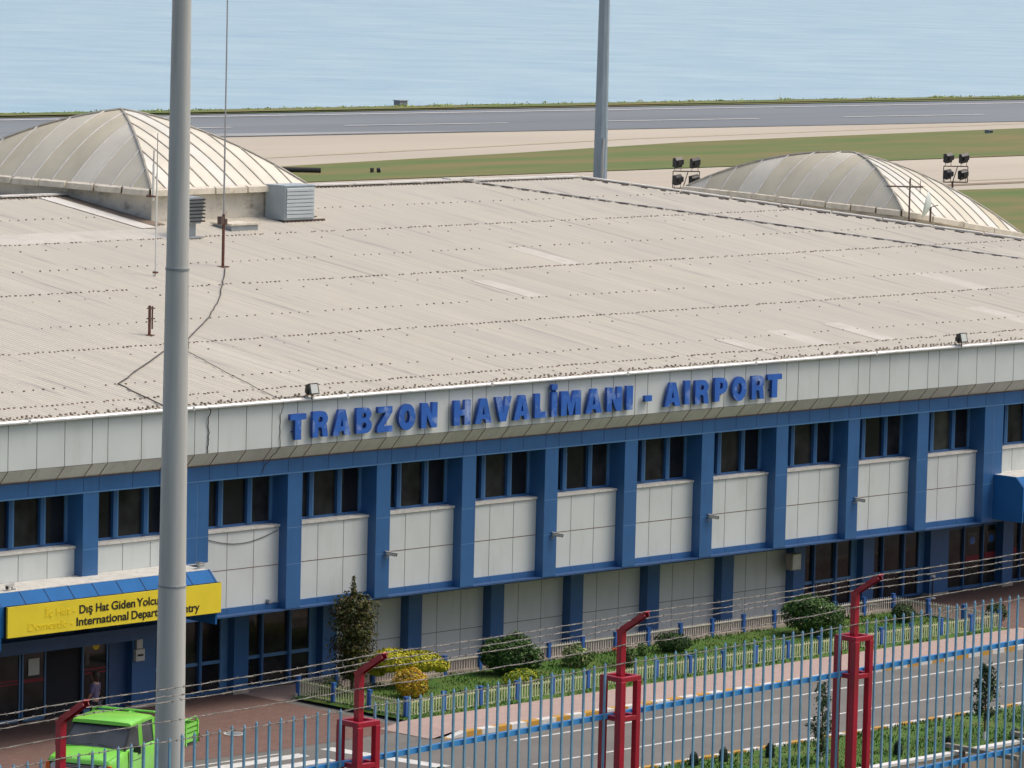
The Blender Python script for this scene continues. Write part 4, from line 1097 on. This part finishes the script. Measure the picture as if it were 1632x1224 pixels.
# ================================================================== PLANTS
def blob(b, c, r, n, size, mats=1, bias=.75, flat=0.0, rnd=random, shape=None, wts=None):
    """leaf-sized quads through a lumpy ellipsoid volume"""
    lumps = [(Vector((rnd.gauss(0,1),rnd.gauss(0,1),rnd.gauss(0,1))).normalized(), rnd.uniform(.75,1.12)) for _ in range(14)]
    for _ in range(n):
        d = Vector((rnd.gauss(0,1),rnd.gauss(0,1),rnd.gauss(0,1))).normalized()
        k = max(lumps, key=lambda L: L[0].dot(d))[1]
        rr = (bias + (1-bias)*rnd.random()**.6) if rnd.random() < .8 else rnd.random()*bias
        p = Vector((c[0]+d.x*r[0]*rr*k, c[1]+d.y*r[1]*rr*k, c[2]+d.z*r[2]*rr*(k if d.z > 0 else 1)))
        if shape: 
            p = shape(p)
            if p is None: continue
        nn = (d + Vector((rnd.gauss(0,.6),rnd.gauss(0,.6),rnd.gauss(0,.6)+.45))).normalized()
        t1 = nn.cross(Vector((rnd.gauss(0,1),rnd.gauss(0,1),rnd.gauss(0,1)))).normalized(); t2 = nn.cross(t1)
        s = size*rnd.uniform(.55,1.3); l = s*rnd.uniform(1.0,1.7)
        mi = rnd.choices(range(mats), wts)[0] if mats > 1 else 0
        b.add([p-t1*s*.5, p-t2*l*.25+t1*s*.1, p+t1*s*.55, p+t2*l*.5], [(0,1,2,3)], mi)
def bush(name, label, loc, r, n, size, mats, wts=None, stems=3, cat='shrub', group=None, seed=0, parts=None, core=True):
    rnd = random.Random(seed+int(loc[0]*31)); t = thing(name, label, cat, loc, group=group)
    b = MB()
    for (c,rr,k) in (parts or [((0,0,r[2]*1.02),r,1.0)]): blob(b, c, rr, int(n*k), size, len(mats), rnd=rnd, wts=wts)
    o = b.build('foliage', [M[m] for m in mats], t, fix=False)
    b = MB()
    for k in range(stems):
        a = rnd.uniform(0,6.28); b.tube([(0.03*k,0,-.05),(math.cos(a)*r[0]*.2,math.sin(a)*r[1]*.2,r[2]*.6),(math.cos(a)*r[0]*.45,math.sin(a)*r[1]*.45,r[2]*1.3)], [.035,.025,.01], 5)
    b.build('stem', M['trunk'], t)
    return t
# conical evergreen
t = thing('evergreen_tree', 'tall narrow brownish evergreen tree at the left end of the garden bed', 'tree', (2.42,-.35,.08))
rnd = random.Random(4); b = MB()
for k in range(46):
    u = k/45; z = .62+2.50*u; rr = (.80 if u < .84 else .80*max(.05,1-((u-.84)/.15)**1.8) if u < .96 else .07)*(.62+.38*min(1,u*4)) * rnd.uniform(.85,1.12)
    for j in range(3 if u < .93 else 1):
        a = rnd.uniform(0,6.28); q = rr*.55*rnd.uniform(.4,1)
        blob(b, (math.cos(a)*q, math.sin(a)*q, z), (rr*.50+.04,rr*.50+.04,.20), 84, .070, 3, rnd=rnd, wts=[5,2.2,2.2] if math.cos(a-5.4) < .2 else [3,4,1.2], bias=.5)
for k in range(60): blob(b, (.03*math.sin(k),.03,3.08+.008*k), (.13-.0016*k,.13-.0016*k,.05), 3, .05, 3, rnd=rnd)
b.build('foliage', [M['lf_cypress'],M['lf_cypress2'],M['lf_brown']], t, fix=False)
b = MB(); b.tube([(0,0,-.05),(0,0,1.2),(0,0,3.2)], [.06,.045,.012], 7); b.build('trunk', M['trunk'], t)
# yellow cloud-shaped shrub with bare stems, golden ball
bush('yellow_shrub','wide umbrella-shaped bright yellow shrub on bare stems behind the golden ball shrub',(4.45,-.65,.10),(1.2,1.0,.9),8200,.062,['lf_yellow','lf_lime'],[5,1.6],stems=5,seed=1,
     parts=[((.25,-.2,.86),(.78,.70,.34),.46),((-.42,.35,.90),(.66,.66,.38),.42),((.72,-.62,.72),(.34,.34,.20),.12),((-.70,.6,.62),(.36,.38,.24),.12)])
bush('golden_shrub','rounded golden orange shrub in front of the yellow umbrella-shaped shrub',(3.35,-1.9,.10),(.56,.56,.48),3000,.055,['lf_gold','lf_yellow','lf_brown'],[5,1.5,.6],seed=2)
bush('round_shrub','large round green shrub in the bed left of the middle red fence post',(8.46,-.94,.10),(.95,.9,.62),5400,.075,['lf_green','lf_dark','lf_mid'],[3,3,2],seed=3,parts=[((0,0,.66),(.86,.86,.60),.8),((.2,-.15,.98),(.5,.5,.42),.28),((-.42,.3,.74),(.48,.48,.52),.2),((.55,-.5,.6),(.35,.35,.38),.12)])
bush('lime_shrub','low flat lime green shrub just inside the little fence below the round shrub',(7.6,-2.3,.10),(.66,.5,.25),2200,.055,['lf_lime','lf_yellow','lf_mid'],[4,1.6,1.2],seed=4)
bush('variegated_plant','pale cream and green spiky plant against the back of the little fence',(11.3,-1.05,.10),(.5,.48,.38),900,.085,['lf_cream','lf_mid','lf_green'],[3,2,2],seed=5)
bush('low_shrub','low broad green shrub at the back fence right of the middle red post',(15.85,-.95,.10),(.68,.5,.34),2400,.065,['lf_green','lf_dark'],[2,3],seed=6)
bush('small_plant','small dark leggy plant just right of the middle red post in the bed',(12.5,-2.1,.08),(.27,.25,.38),600,.06,['lf_green','lf_dark','lf_brown'],[2,2,1],seed=7)
bush('small_plant','tiny green plant by the back fence between two larger shrubs',(14.5,-.85,.08),(.18,.18,.24),320,.055,['lf_green','lf_mid'],seed=8)
bush('round_shrub','largest dense green shrub against the building near the right red post',(22.0,-1.45,.10),(1.05,.95,.75),5200,.075,['lf_green','lf_mid','lf_dark'],[3,3,2],seed=9,parts=[((0,0,.72),(1.0,.95,.64),.75),((-.25,.1,1.0),(.65,.6,.42),.3),((.5,-.4,.6),(.55,.5,.45),.15)])
bush('low_shrub','dark clipped shrub in the right corner of the garden bed',(26.5,-1.5,.10),(.42,.42,.34),1500,.06,['lf_dark','lf_green','lf_brown'],[3,1,.6],seed=10)
bush('potted_shrub','dark round shrub standing on the paving outside the right end of the little fence',(29.4,-3.1,.0),(.40,.40,.40),1500,.06,['lf_dark','lf_green'],[3,1.5],seed=11)
bush('small_plant','small green plant in the bed beside the left side of the little fence',(1.7,-.2,.08),(.36,.34,.30),800,.055,['lf_green','lf_brown','lf_mid'],[2,2,1],seed=14)
t = thing('flower', 'single orange flower on a thin stem left of the middle red post', 'flower', (12.42,-1.6,.08))
b = MB(); b.tube([(0,0,0),(.02,0,.55)], .012, 5); b.build('stem', M['lf_green'], t); b = MB(); blob(b,(.02,0,.58),(.10,.10,.07),60,.06); b.build('bloom', M['flower'], t, fix=False)
# clipped topiary on the verge
tp = None
for k,(x,y,h,l) in enumerate(((2.0,-14.4,.46,'leftmost of its row'),(3.1,-14.5,.48,'second from the left'),(4.65,-14.85,.48,'third from the left'),(7.8,-16.85,.46,'just right of the right red post'),(9.75,-17.1,.42,'left of the whitewashed sapling'),(12.65,-17.15,.34,'farthest right, half hidden by coping'))):
    t = thing('topiary', 'small dark clipped bush on the verge, '+l, 'topiary', (x,y,.06), group='clipped dark bushes on the verge')
    rnd = random.Random(k); b = MB(); hw = .14
    for i in range(12):
        u = i/11; rr = hw*(1-max(0,u-.55)**2*2.6); blob(b,(0,0,.08+u*(h-.16)),(rr,rr,.06),190,.026,2,rnd=rnd,wts=[4,1],bias=.85)
    b.tube([(0,0,.03),(0,0,h*.25),(0,0,h*.6),(0,0,h*.85),(0,0,h*.95)],[hw*.75,hw*.85,hw*.82,hw*.6,hw*.2],12)
    b.build('foliage',[M['lf_topiary'],M['lf_dark']],t,fix=False)
    b = MB(); b.tube([(0,0,-.05),(0,0,h*.8)], .03, 6); b.build('stem', M['trunk'], t)
# saplings
for k,(x,y,h,w_,l) in enumerate(((11.45,-17.0,2.15,.44,'leafy young tree with a whitewashed trunk foot on the verge at the right'),(5.25,-16.2,2.12,.42,'thin sparse young tree on the verge just left of the right red post'),(-10.45,-17.0,1.72,.25,'small sapling whose top pokes up at the bottom edge right of the left red post'))):
    t = thing('sapling', l, 'sapling', (x,y,.05), group='young trees on the verge')
    rnd = random.Random(20+k); b = MB(); tr = MB()
    tr.tube([(0,0,0),(.03,.02,h*.5),(0,0,h*.95)], [.035,.024,.008], 6)
    f0 = .32 if k != 1 else .12
    for i in range(64):
        u = rnd.uniform(f0,1); a = rnd.uniform(0,6.28); L = w_*(1.05-abs(u-.5)*1.25)*rnd.uniform(.5,1.1)
        p0 = Vector((0,0,h*u-.12)); p1 = Vector((math.cos(a)*L, math.sin(a)*L, h*u+.12))
        tr.tube([p0,p1], [.008,.003], 4)
        for s in (.45,.75,1.0): blob(b, tuple(p0.lerp(p1,s)), (.12,.12,.13), 8 if k != 1 else 5, .075, 2, rnd=rnd, wts=[3,1], bias=.4)
    b.build('foliage', [M['lf_sapling'],M['lf_mid']], t, fix=False); tr.build('trunk', M['trunk'], t)
    q = MB(); q.tube([(0,0,0),(.002,0,.32)], .042, 8); q.build('whitewash', M['whitewash'], t)
# shoreline weeds: uncountable
b = MB(); rnd = random.Random(9)
for k in range(900):
    u = rnd.random(); x = 110+u*420
    def sy(x):
        for (x0,y0),(x1,y1) in zip(SHORE,SHORE[1:]):
            if x0 <= x <= x1: return y0+(y1-y0)*(x-x0)/(x1-x0)
    y = sy(x)-rnd.uniform(.2,2.6); h = abs(rnd.gauss(.10,.12))+.08+(.40*rnd.random() if rnd.random() < .012 else 0)
    if rnd.random() < .5: h *= .5+max(0,mnoise.noise(Vector((x*.06,2,0))))*2.0
    blob(b,(x,y,h*.5),(rnd.uniform(.6,2.4),.6,h*.6),30,.17,2,rnd=rnd,wts=[3,1.2],bias=.3)
o = b.build('shore_weeds', [M['lf_shore'],M['lf_shore2']], fix=False); struct(o,'stuff')

# ================================================================== AIRFIELD THINGS
t = thing('shore_hut', 'small grey block hut standing at the water edge beyond the runway', 'hut', (283.5,287.0,0))
b = MB(); b.box(-.62,.62,-.5,.5,-.1,.62); b.build('wall', M['boothgrey'], t); b = MB(); b.box(-.72,.72,-.6,.6,.62,.70); b.build('roof', M['vent'], t)
t = thing('drain_pipe', 'dark horizontal pipe section lying on the airfield grass right of the large dome', 'pipe', (182.4,194.3,.35))
b = MB(); b.tube([(-1.9,1.85,-.1),(.75,-.73,-.1)], .24, 12); b.build('pipe', M['tyre'], t); b = MB()
for u in (-.8,-.2,.3): b.box(u*1.9-.15,u*1.9+.15,-u*1.85-.15,-u*1.85+.15,-.35,-.2)
b.build('support', M['boothgrey'], t)
t = thing('taxiway_light', 'small black and white taxiway light on the airfield grass', 'light', (188.1,192.0,.0))
b = MB(); b.box(-.45,-.2,-.1,.1,0,.45); b.tube([(.12,-.12,.25),(.35,-.35,.28)], .22, 10); b.build('housing', M['flblack'], t); b = MB(); b.tube([(.34,-.36,.28),(.37,-.39,.28)], .13, 10); b.build('lens', M['poster'], t)
t = thing('marker_box', 'small dark marker box on the grass at the far right beside the runway', 'box', (305.0,217.3,0))
b = MB(); b.box(-.35,.35,-.3,.3,.05,.40); b.build('box', M['boothgrey'], t); b = MB(); b.box(-.3,.3,-.31,-.3,.12,.33); b.build('face', M['flblack'], t)

# weathered wooden brackets on the retaining wall
for k,(x,l) in enumerate(((9.35,'weathered beam on a rusty post jutting from the wall coping, nearer one'),(12.35,'weathered beam on a rusty post jutting from the wall coping, at the right edge'))):
    t = thing('wall_bracket', l, 'bracket', (x,-17.6,0), group='beams on the retaining wall')
    b = MB(); b.box(-.09,.09,-2.3,.3,.205,.33); b.build('beam', mat('grey_timber_%d' % k, (.24,.22,.18), .9, .25, 6), t)
    b = MB(); b.box(-.06,.06,-.36,-.22,-2.6,.205); b.build('post', M['rust'], t)

# ================================================================== PICKUP
pk = thing('pickup_truck', 'lime green pickup truck with open stake bed parked on the red paving', 'pickup truck', (-11.364,-5.912,.012), R(203.8)); pk.scale = (1,1,.965)
b = MB()
# side profile of the body (x forward, z up), front at x=2.6
def loft(b, secs, mi=0):
    """secs: list of (x, [(y,z)...]) with equal point counts"""
    n = len(secs[0][1]); o = len(b.v)
    for x, pr in secs:
        for p in pr:
            b.v.append((x if not isinstance(x,(list,tuple)) else x[0], p[0], p[1]))
    for i in range(len(secs)-1):
        for k in range(n-1):
            b.f.append((o+i*n+k, o+i*n+k+1, o+(i+1)*n+k+1, o+(i+1)*n+k)); b.m.append(mi)
    b.f.append(tuple(o+k for k in range(n))); b.m.append(mi); b.f.append(tuple(o+(len(secs)-1)*n+k for k in range(n))[::-1]); b.m.append(mi)
def sec(w, zb, zt, r=.08, crown=.03):
    return [(-w,zb),(-w-.02,zb+(zt-zb)*.5),(-w,zt-r),(-w+r*.4,zt-r*.25),(-w+r*1.4,zt),(-w*.4,zt+crown),(w*.4,zt+crown),(w-r*1.4,zt),(w-r*.4,zt-r*.25),(w,zt-r),(w+.02,zb+(zt-zb)*.5),(w,zb)]
loft(b, [(2.62,sec(.84,.46,.98,.06)),(2.56,sec(.90,.42,1.05,.08)),(2.2,sec(.94,.40,1.11,.09)),(1.72,sec(.95,.40,1.20,.09)),(1.55,sec(.95,.40,1.22,.05,.0)),(-.32,sec(.96,.40,1.20,.05,.0))])
body = b.build('body', M['green'], pk, smooth=True, bevel=0)
try:
    m_ = body.modifiers.new('edge','EDGE_SPLIT'); m_.split_angle = R(40)
except Exception: pass
b = MB()   # roof, slightly domed
def rsec(w, z, c): return [(-w,z-.05),(-w+.01,z),(-w+.08,z+.035),(-w*.45,z+c),(w*.45,z+c),(w-.08,z+.035),(w-.01,z),(w,z-.05)]
loft(b, [(1.24,rsec(.86,1.83,.05)),(1.14,rsec(.875,1.86,.065)),(.5,rsec(.87,1.89,.08)),(.05,rsec(.86,1.88,.07)),(-.16,rsec(.84,1.85,.05))])
rf = b.build('cab_roof', M['green'], pk, smooth=True)
b = MB()
for sy in (-1,1):
    b.bar((1.72,sy*.90,1.19),(1.12,sy*.815,1.80),.05,.05,1)
    b.bar((.80,sy*.935,1.18),(.74,sy*.845,1.85),.12,.05)
    b.bar((-.06,sy*.93,1.18),(-.10,sy*.83,1.84),.09,.07)
    b.bar((1.10,sy*.835,1.80),(-.10,sy*.84,1.83),.04,.06)
b.bar((-.08,-.9,1.18),(-.10,.9,1.18),.07,.08); b.box(-.39,-.33,-.9,.9,.45,1.2)
b.build('cab_pillar', [M['green'],M['flblack']], pk)
b = MB(); b.add([(1.71,-.88,1.20),(1.71,.88,1.20),(1.12,.81,1.81),(1.12,-.81,1.81)], [(0,1,2,3)]); b.add([(1.695,-.88,1.19),(1.695,.88,1.19),(1.105,.81,1.80),(1.105,-.81,1.80)], [(3,2,1,0)]); b.build('windscreen', M['carglass'], pk, fix=False)
b = MB()
for x in (.75,-.05): 
    pass
for sy in (-1,1):
    b = MB(); b.add([(1.64,sy*.91,1.20),(.86,sy*.925,1.19),(.80,sy*.84,1.81),(1.12,sy*.825,1.80)], [(0,1,2,3)]); b.build('side_window', M['carglass'], pk, fix=False)
    b = MB(); b.add([(.74,sy*.925,1.19),(-.02,sy*.92,1.19),(-.06,sy*.835,1.82),(.68,sy*.84,1.82)], [(0,1,2,3)]); b.build('side_window', M['carglass'], pk, fix=False)
b = MB(); b.add([(-.13,-.86,1.22),(-.13,.86,1.22),(-.15,.80,1.82),(-.15,-.80,1.82)], [(3,2,1,0)]); b.build('rear_window', M['carglass'], pk, fix=False)
b = MB(); b.box(.3,1.5,-.7,.7,.8,.95); b.box(.25,.42,-.7,.7,.8,1.5); b.box(1.25,1.5,-.8,.8,.95,1.18); b.build('cab_interior', M['bed'], pk)
for sy in (-1,1):
    b = MB(); b.box(.80,1.60,sy*.968-.006,sy*.968+.006,.52,1.17); d_ = b.build('door', M['green'], pk, bevel=.004)
    q = MB()
    for xs_ in (.79,1.605): q.box(xs_-.006,xs_+.006,sy*.975-.004,sy*.975+.004,.52,1.17)
    q.box(.79,1.6,sy*.976-.004,sy*.976+.004,.86,.872); q.build('door_seam', M['flblack'], d_)
    q = MB(); q.box(.88,1.04,sy*.985-.012,sy*.985+.012,1.0,1.045); q.build('door_handle', M['flblack'], d_)
    q = MB(); q.bar((1.42,sy*.97,1.16),(1.45,sy*1.12,1.20),.025); q.box(1.40,1.47,sy*1.14-.10,sy*1.14+.10,1.13,1.33); q.build('mirror', M['flblack'], pk)
    q = MB(); q.bar((1.70,sy*.55,1.225),(1.64,sy*.15,1.25),.018); q.bar((1.66,sy*.5,1.24),(1.62,sy*.1,1.30),.012); q.build('wiper', M['flblack'], pk)
    b = MB(); b.tube([(2.60,sy*.68,.80),(2.645,sy*.68,.80)], .12, 16); b.build('headlight', M['lens'], pk)
    b = MB(); b.box(2.55,2.63,sy*.88-.06,sy*.88+.06,.72,.92); b.build('indicator', M['orange'], pk)
b = MB(); b.tube([(2.54,-.84,1.062),(2.1,-.86,1.128),(1.72,-.86,1.205)],.008,5); b.tube([(2.54,.84,1.062),(2.1,.86,1.128),(1.72,.86,1.205)],.008,5); b.box(1.735,1.75,-.86,.86,1.195,1.232); b.build('bonnet_seam', M['greend'], pk)
b = MB(); b.box(2.60,2.635,-.82,.82,.66,.93)
for k in range(5): b.box(2.63,2.645,-.54,.54,.69+k*.045,.71+k*.045,1)
b.build('grille', [M['flblack'],M['chrome']], pk)
b = MB(); b.box(2.58,2.74,-.95,.95,.42,.58); b.build('bumper', M['flblack'], pk, bevel=.02)
# stake bed
b = MB(); b.box(-2.78,-.42,-.93,.93,.66,.76); b.box(-2.68,1.6,-.45,-.35,.42,.66); b.box(-2.68,1.6,.35,.45,.42,.66); b.build('bed_floor', M['bed'], pk)
for sy in (-1,1):
    b = MB()
    for z in (.78,.92,1.06,1.20): b.box(-2.78,-.42,sy*.94-.02,sy*.94+.02,z,z+.10)
    for x in (-2.76,-2.0,-1.2,-.44): b.box(x-.03,x+.03,sy*.94-.045,sy*.94+.045,.7,1.34)
    b.build('bed_side', M['green'], pk)
    q = MB(); q.tube([(-2.76,sy*.94,1.30),(-2.76,sy*.94,1.38),(-2.68,sy*.94,1.44),(-.66,sy*.94,1.44),(-.56,sy*.94,1.38),(-.46,sy*.94,1.3)], .026, 7); q.build('bed_rail', M['green'], pk)
b = MB()
for z in (.78,.92,1.06,1.20): b.box(-2.66,-2.78,-.9,.9,z,z+.10)
b.build('tailgate', M['green'], pk)
b = MB(); b.tube([(-.22,-.98,.75),(-.22,-.98,1.78),(-.22,-.955,1.90),(-.22,-.84,1.96),(-.22,.84,1.96),(-.22,.955,1.90),(-.22,.98,1.78),(-.22,.98,.75)], .030, 8); b.tube([(-.22,-.95,1.5),(-.22,.95,1.5)], .02, 6); b.build('cab_hoop', M['green'], pk)
b = MB(); b.box(-2.78,-2.76,.86,1.02,.72,.95); b.build('tail_light', M['rust'], pk)
def wheel(x, y):
    b = MB(); b.tube([(x,y-.1,.33),(x,y+.1,.33)], .33, 20); w_ = b.build('wheel', M['tyre'], pk); q = MB(); q.tube([(x,y-.105,.33),(x,y+.105,.33)], .19, 16); q.build('rim', M['galv'], w_)
for x in (1.95,-1.7):
    for y in (-.82,.82): wheel(x, y)

# ================================================================== PERSON behind the pickup
pe = thing('person', 'person with dark hair and a lavender top standing behind the green pickup truck', 'person', (-7.39,-.15,.012), R(205))
def skin_chain(name, verts, edges, radii, m, parent, lvl=2):
    me = bpy.data.meshes.new(name); me.from_pydata(verts, edges, []); o = bpy.data.objects.new(name, me); COL.objects.link(o); o.parent = parent
    sk = o.modifiers.new('skin','SKIN'); 
    for v,r_ in zip(me.skin_vertices[0].data, radii): v.radius = (r_[0], r_[1]) if isinstance(r_, tuple) else (r_, r_)
    me.skin_vertices[0].data[0].use_root = True
    sb = o.modifiers.new('sub','SUBSURF'); sb.levels = lvl; sb.render_levels = lvl
    me.materials.append(m); return o
V = [(0,0,.95),(0,0,1.12),(0,0,1.30),(0,.01,1.42),(0,.0,1.50),(0,-.02,1.57),(0,-.02,1.66),
     (.17,.01,1.39),(.24,-.02,1.14),(.22,-.14,.95),(.20,-.20,.87),(-.17,.01,1.39),(-.25,0,1.14),(-.27,-.06,.90),(-.27,-.08,.80),
     (.09,0,.86),(.10,-.02,.48),(.10,.03,.09),(.11,-.12,.04),(-.09,0,.86),(-.10,.0,.48),(-.10,.05,.09),(-.11,-.10,.04)]
E_ = [(0,1),(1,2),(2,3),(3,4),(4,5),(5,6),(3,7),(7,8),(8,9),(9,10),(3,11),(11,12),(12,13),(13,14),(0,15),(15,16),(16,17),(17,18),(0,19),(19,20),(20,21),(21,22)]
Rd = [(.15,.11),(.13,.10),(.155,.11),(.10,.08),.052,(.075,.09),(.07,.085),.06,.045,.035,.03,.06,.045,.035,.03,.085,.06,.045,.035,.085,.06,.045,.035]
body_ = skin_chain('body', V, E_, Rd, M['skin'], pe)
skin_chain('top', [V[0],V[1],V[2],V[3],V[7],V[8],V[11],V[12]], [(0,1),(1,2),(2,3),(3,4),(4,5),(3,6),(6,7)], [(.185,.14),(.152,.12),(.178,.13),(.130,.110),.082,.064,.082,.064], M['lavender'], body_)
skin_chain('trousers', [V[0],V[15],V[16],V[17],V[19],V[20],V[21]], [(0,1),(1,2),(2,3),(0,4),(4,5),(5,6)], [(.16,.12),.10,.078,.062,.10,.078,.062], M['trousers'], body_)
b = MB(); rnd = random.Random(2)
for i in range(11):
    for j in range(16): pass
bm = bmesh.new(); bmesh.ops.create_icosphere(bm, subdivisions=3, radius=1)
for v in bm.verts:
    v.co = Vector((v.co.x*.095, v.co.y*.115+.02, v.co.z*.125+1.665))
    if v.co.y < -.03 and v.co.z < 1.69: v.co.y = -.03
    if v.co.y > 0 and v.co.z < 1.60: v.co.z -= .10; v.co.x *= .9
me = bpy.data.meshes.new('hair'); bm.to_mesh(me); bm.free(); me.materials.append(M['hair'])
o = bpy.data.objects.new('hair', me); COL.objects.link(o); o.parent = body_
for sx in (1,-1):    # hands: palm with five separate fingers
    w0 = Vector(V[10] if sx > 0 else V[14]); dn = Vector((0,-.25,-1)).normalized()
    b = MB(); b.tube([w0, w0+dn*.05, w0+dn*.09], [.026,.034,.03], 8)
    for k in range(4):
        s = w0+dn*.085+Vector(((k-1.5)*.017*sx,0,0)); L = (.062,.072,.068,.052)[k]
        b.tube([s, s+dn*L*.55, s+dn*L*.85+Vector((0,-.02,0)), s+dn*L+Vector((0,-.035,0))], [.009,.009,.008,.006], 6)
    s = w0+dn*.03+Vector((-.028*sx,-.012,0)); b.tube([s, s+dn*.03+Vector((-.016*sx,-.016,0)), s+dn*.06+Vector((-.012*sx,-.03,0))], [.011,.010,.007], 6)
    b.build('hand', M['skin'], body_, smooth=True)
b = MB(); b.tube([(0,-.105,1.645),(0,-.130,1.625),(0,-.108,1.612)], [.010,.016,.012], 6)
for sx in (-1,1): b.tube([(sx*.032,-.100,1.668),(sx*.032,-.108,1.668)], .011, 8)
b.tube([(-.025,-.105,1.588),(.025,-.105,1.588)], .008, 6); b.build('face', M['skin'], body_, smooth=True)
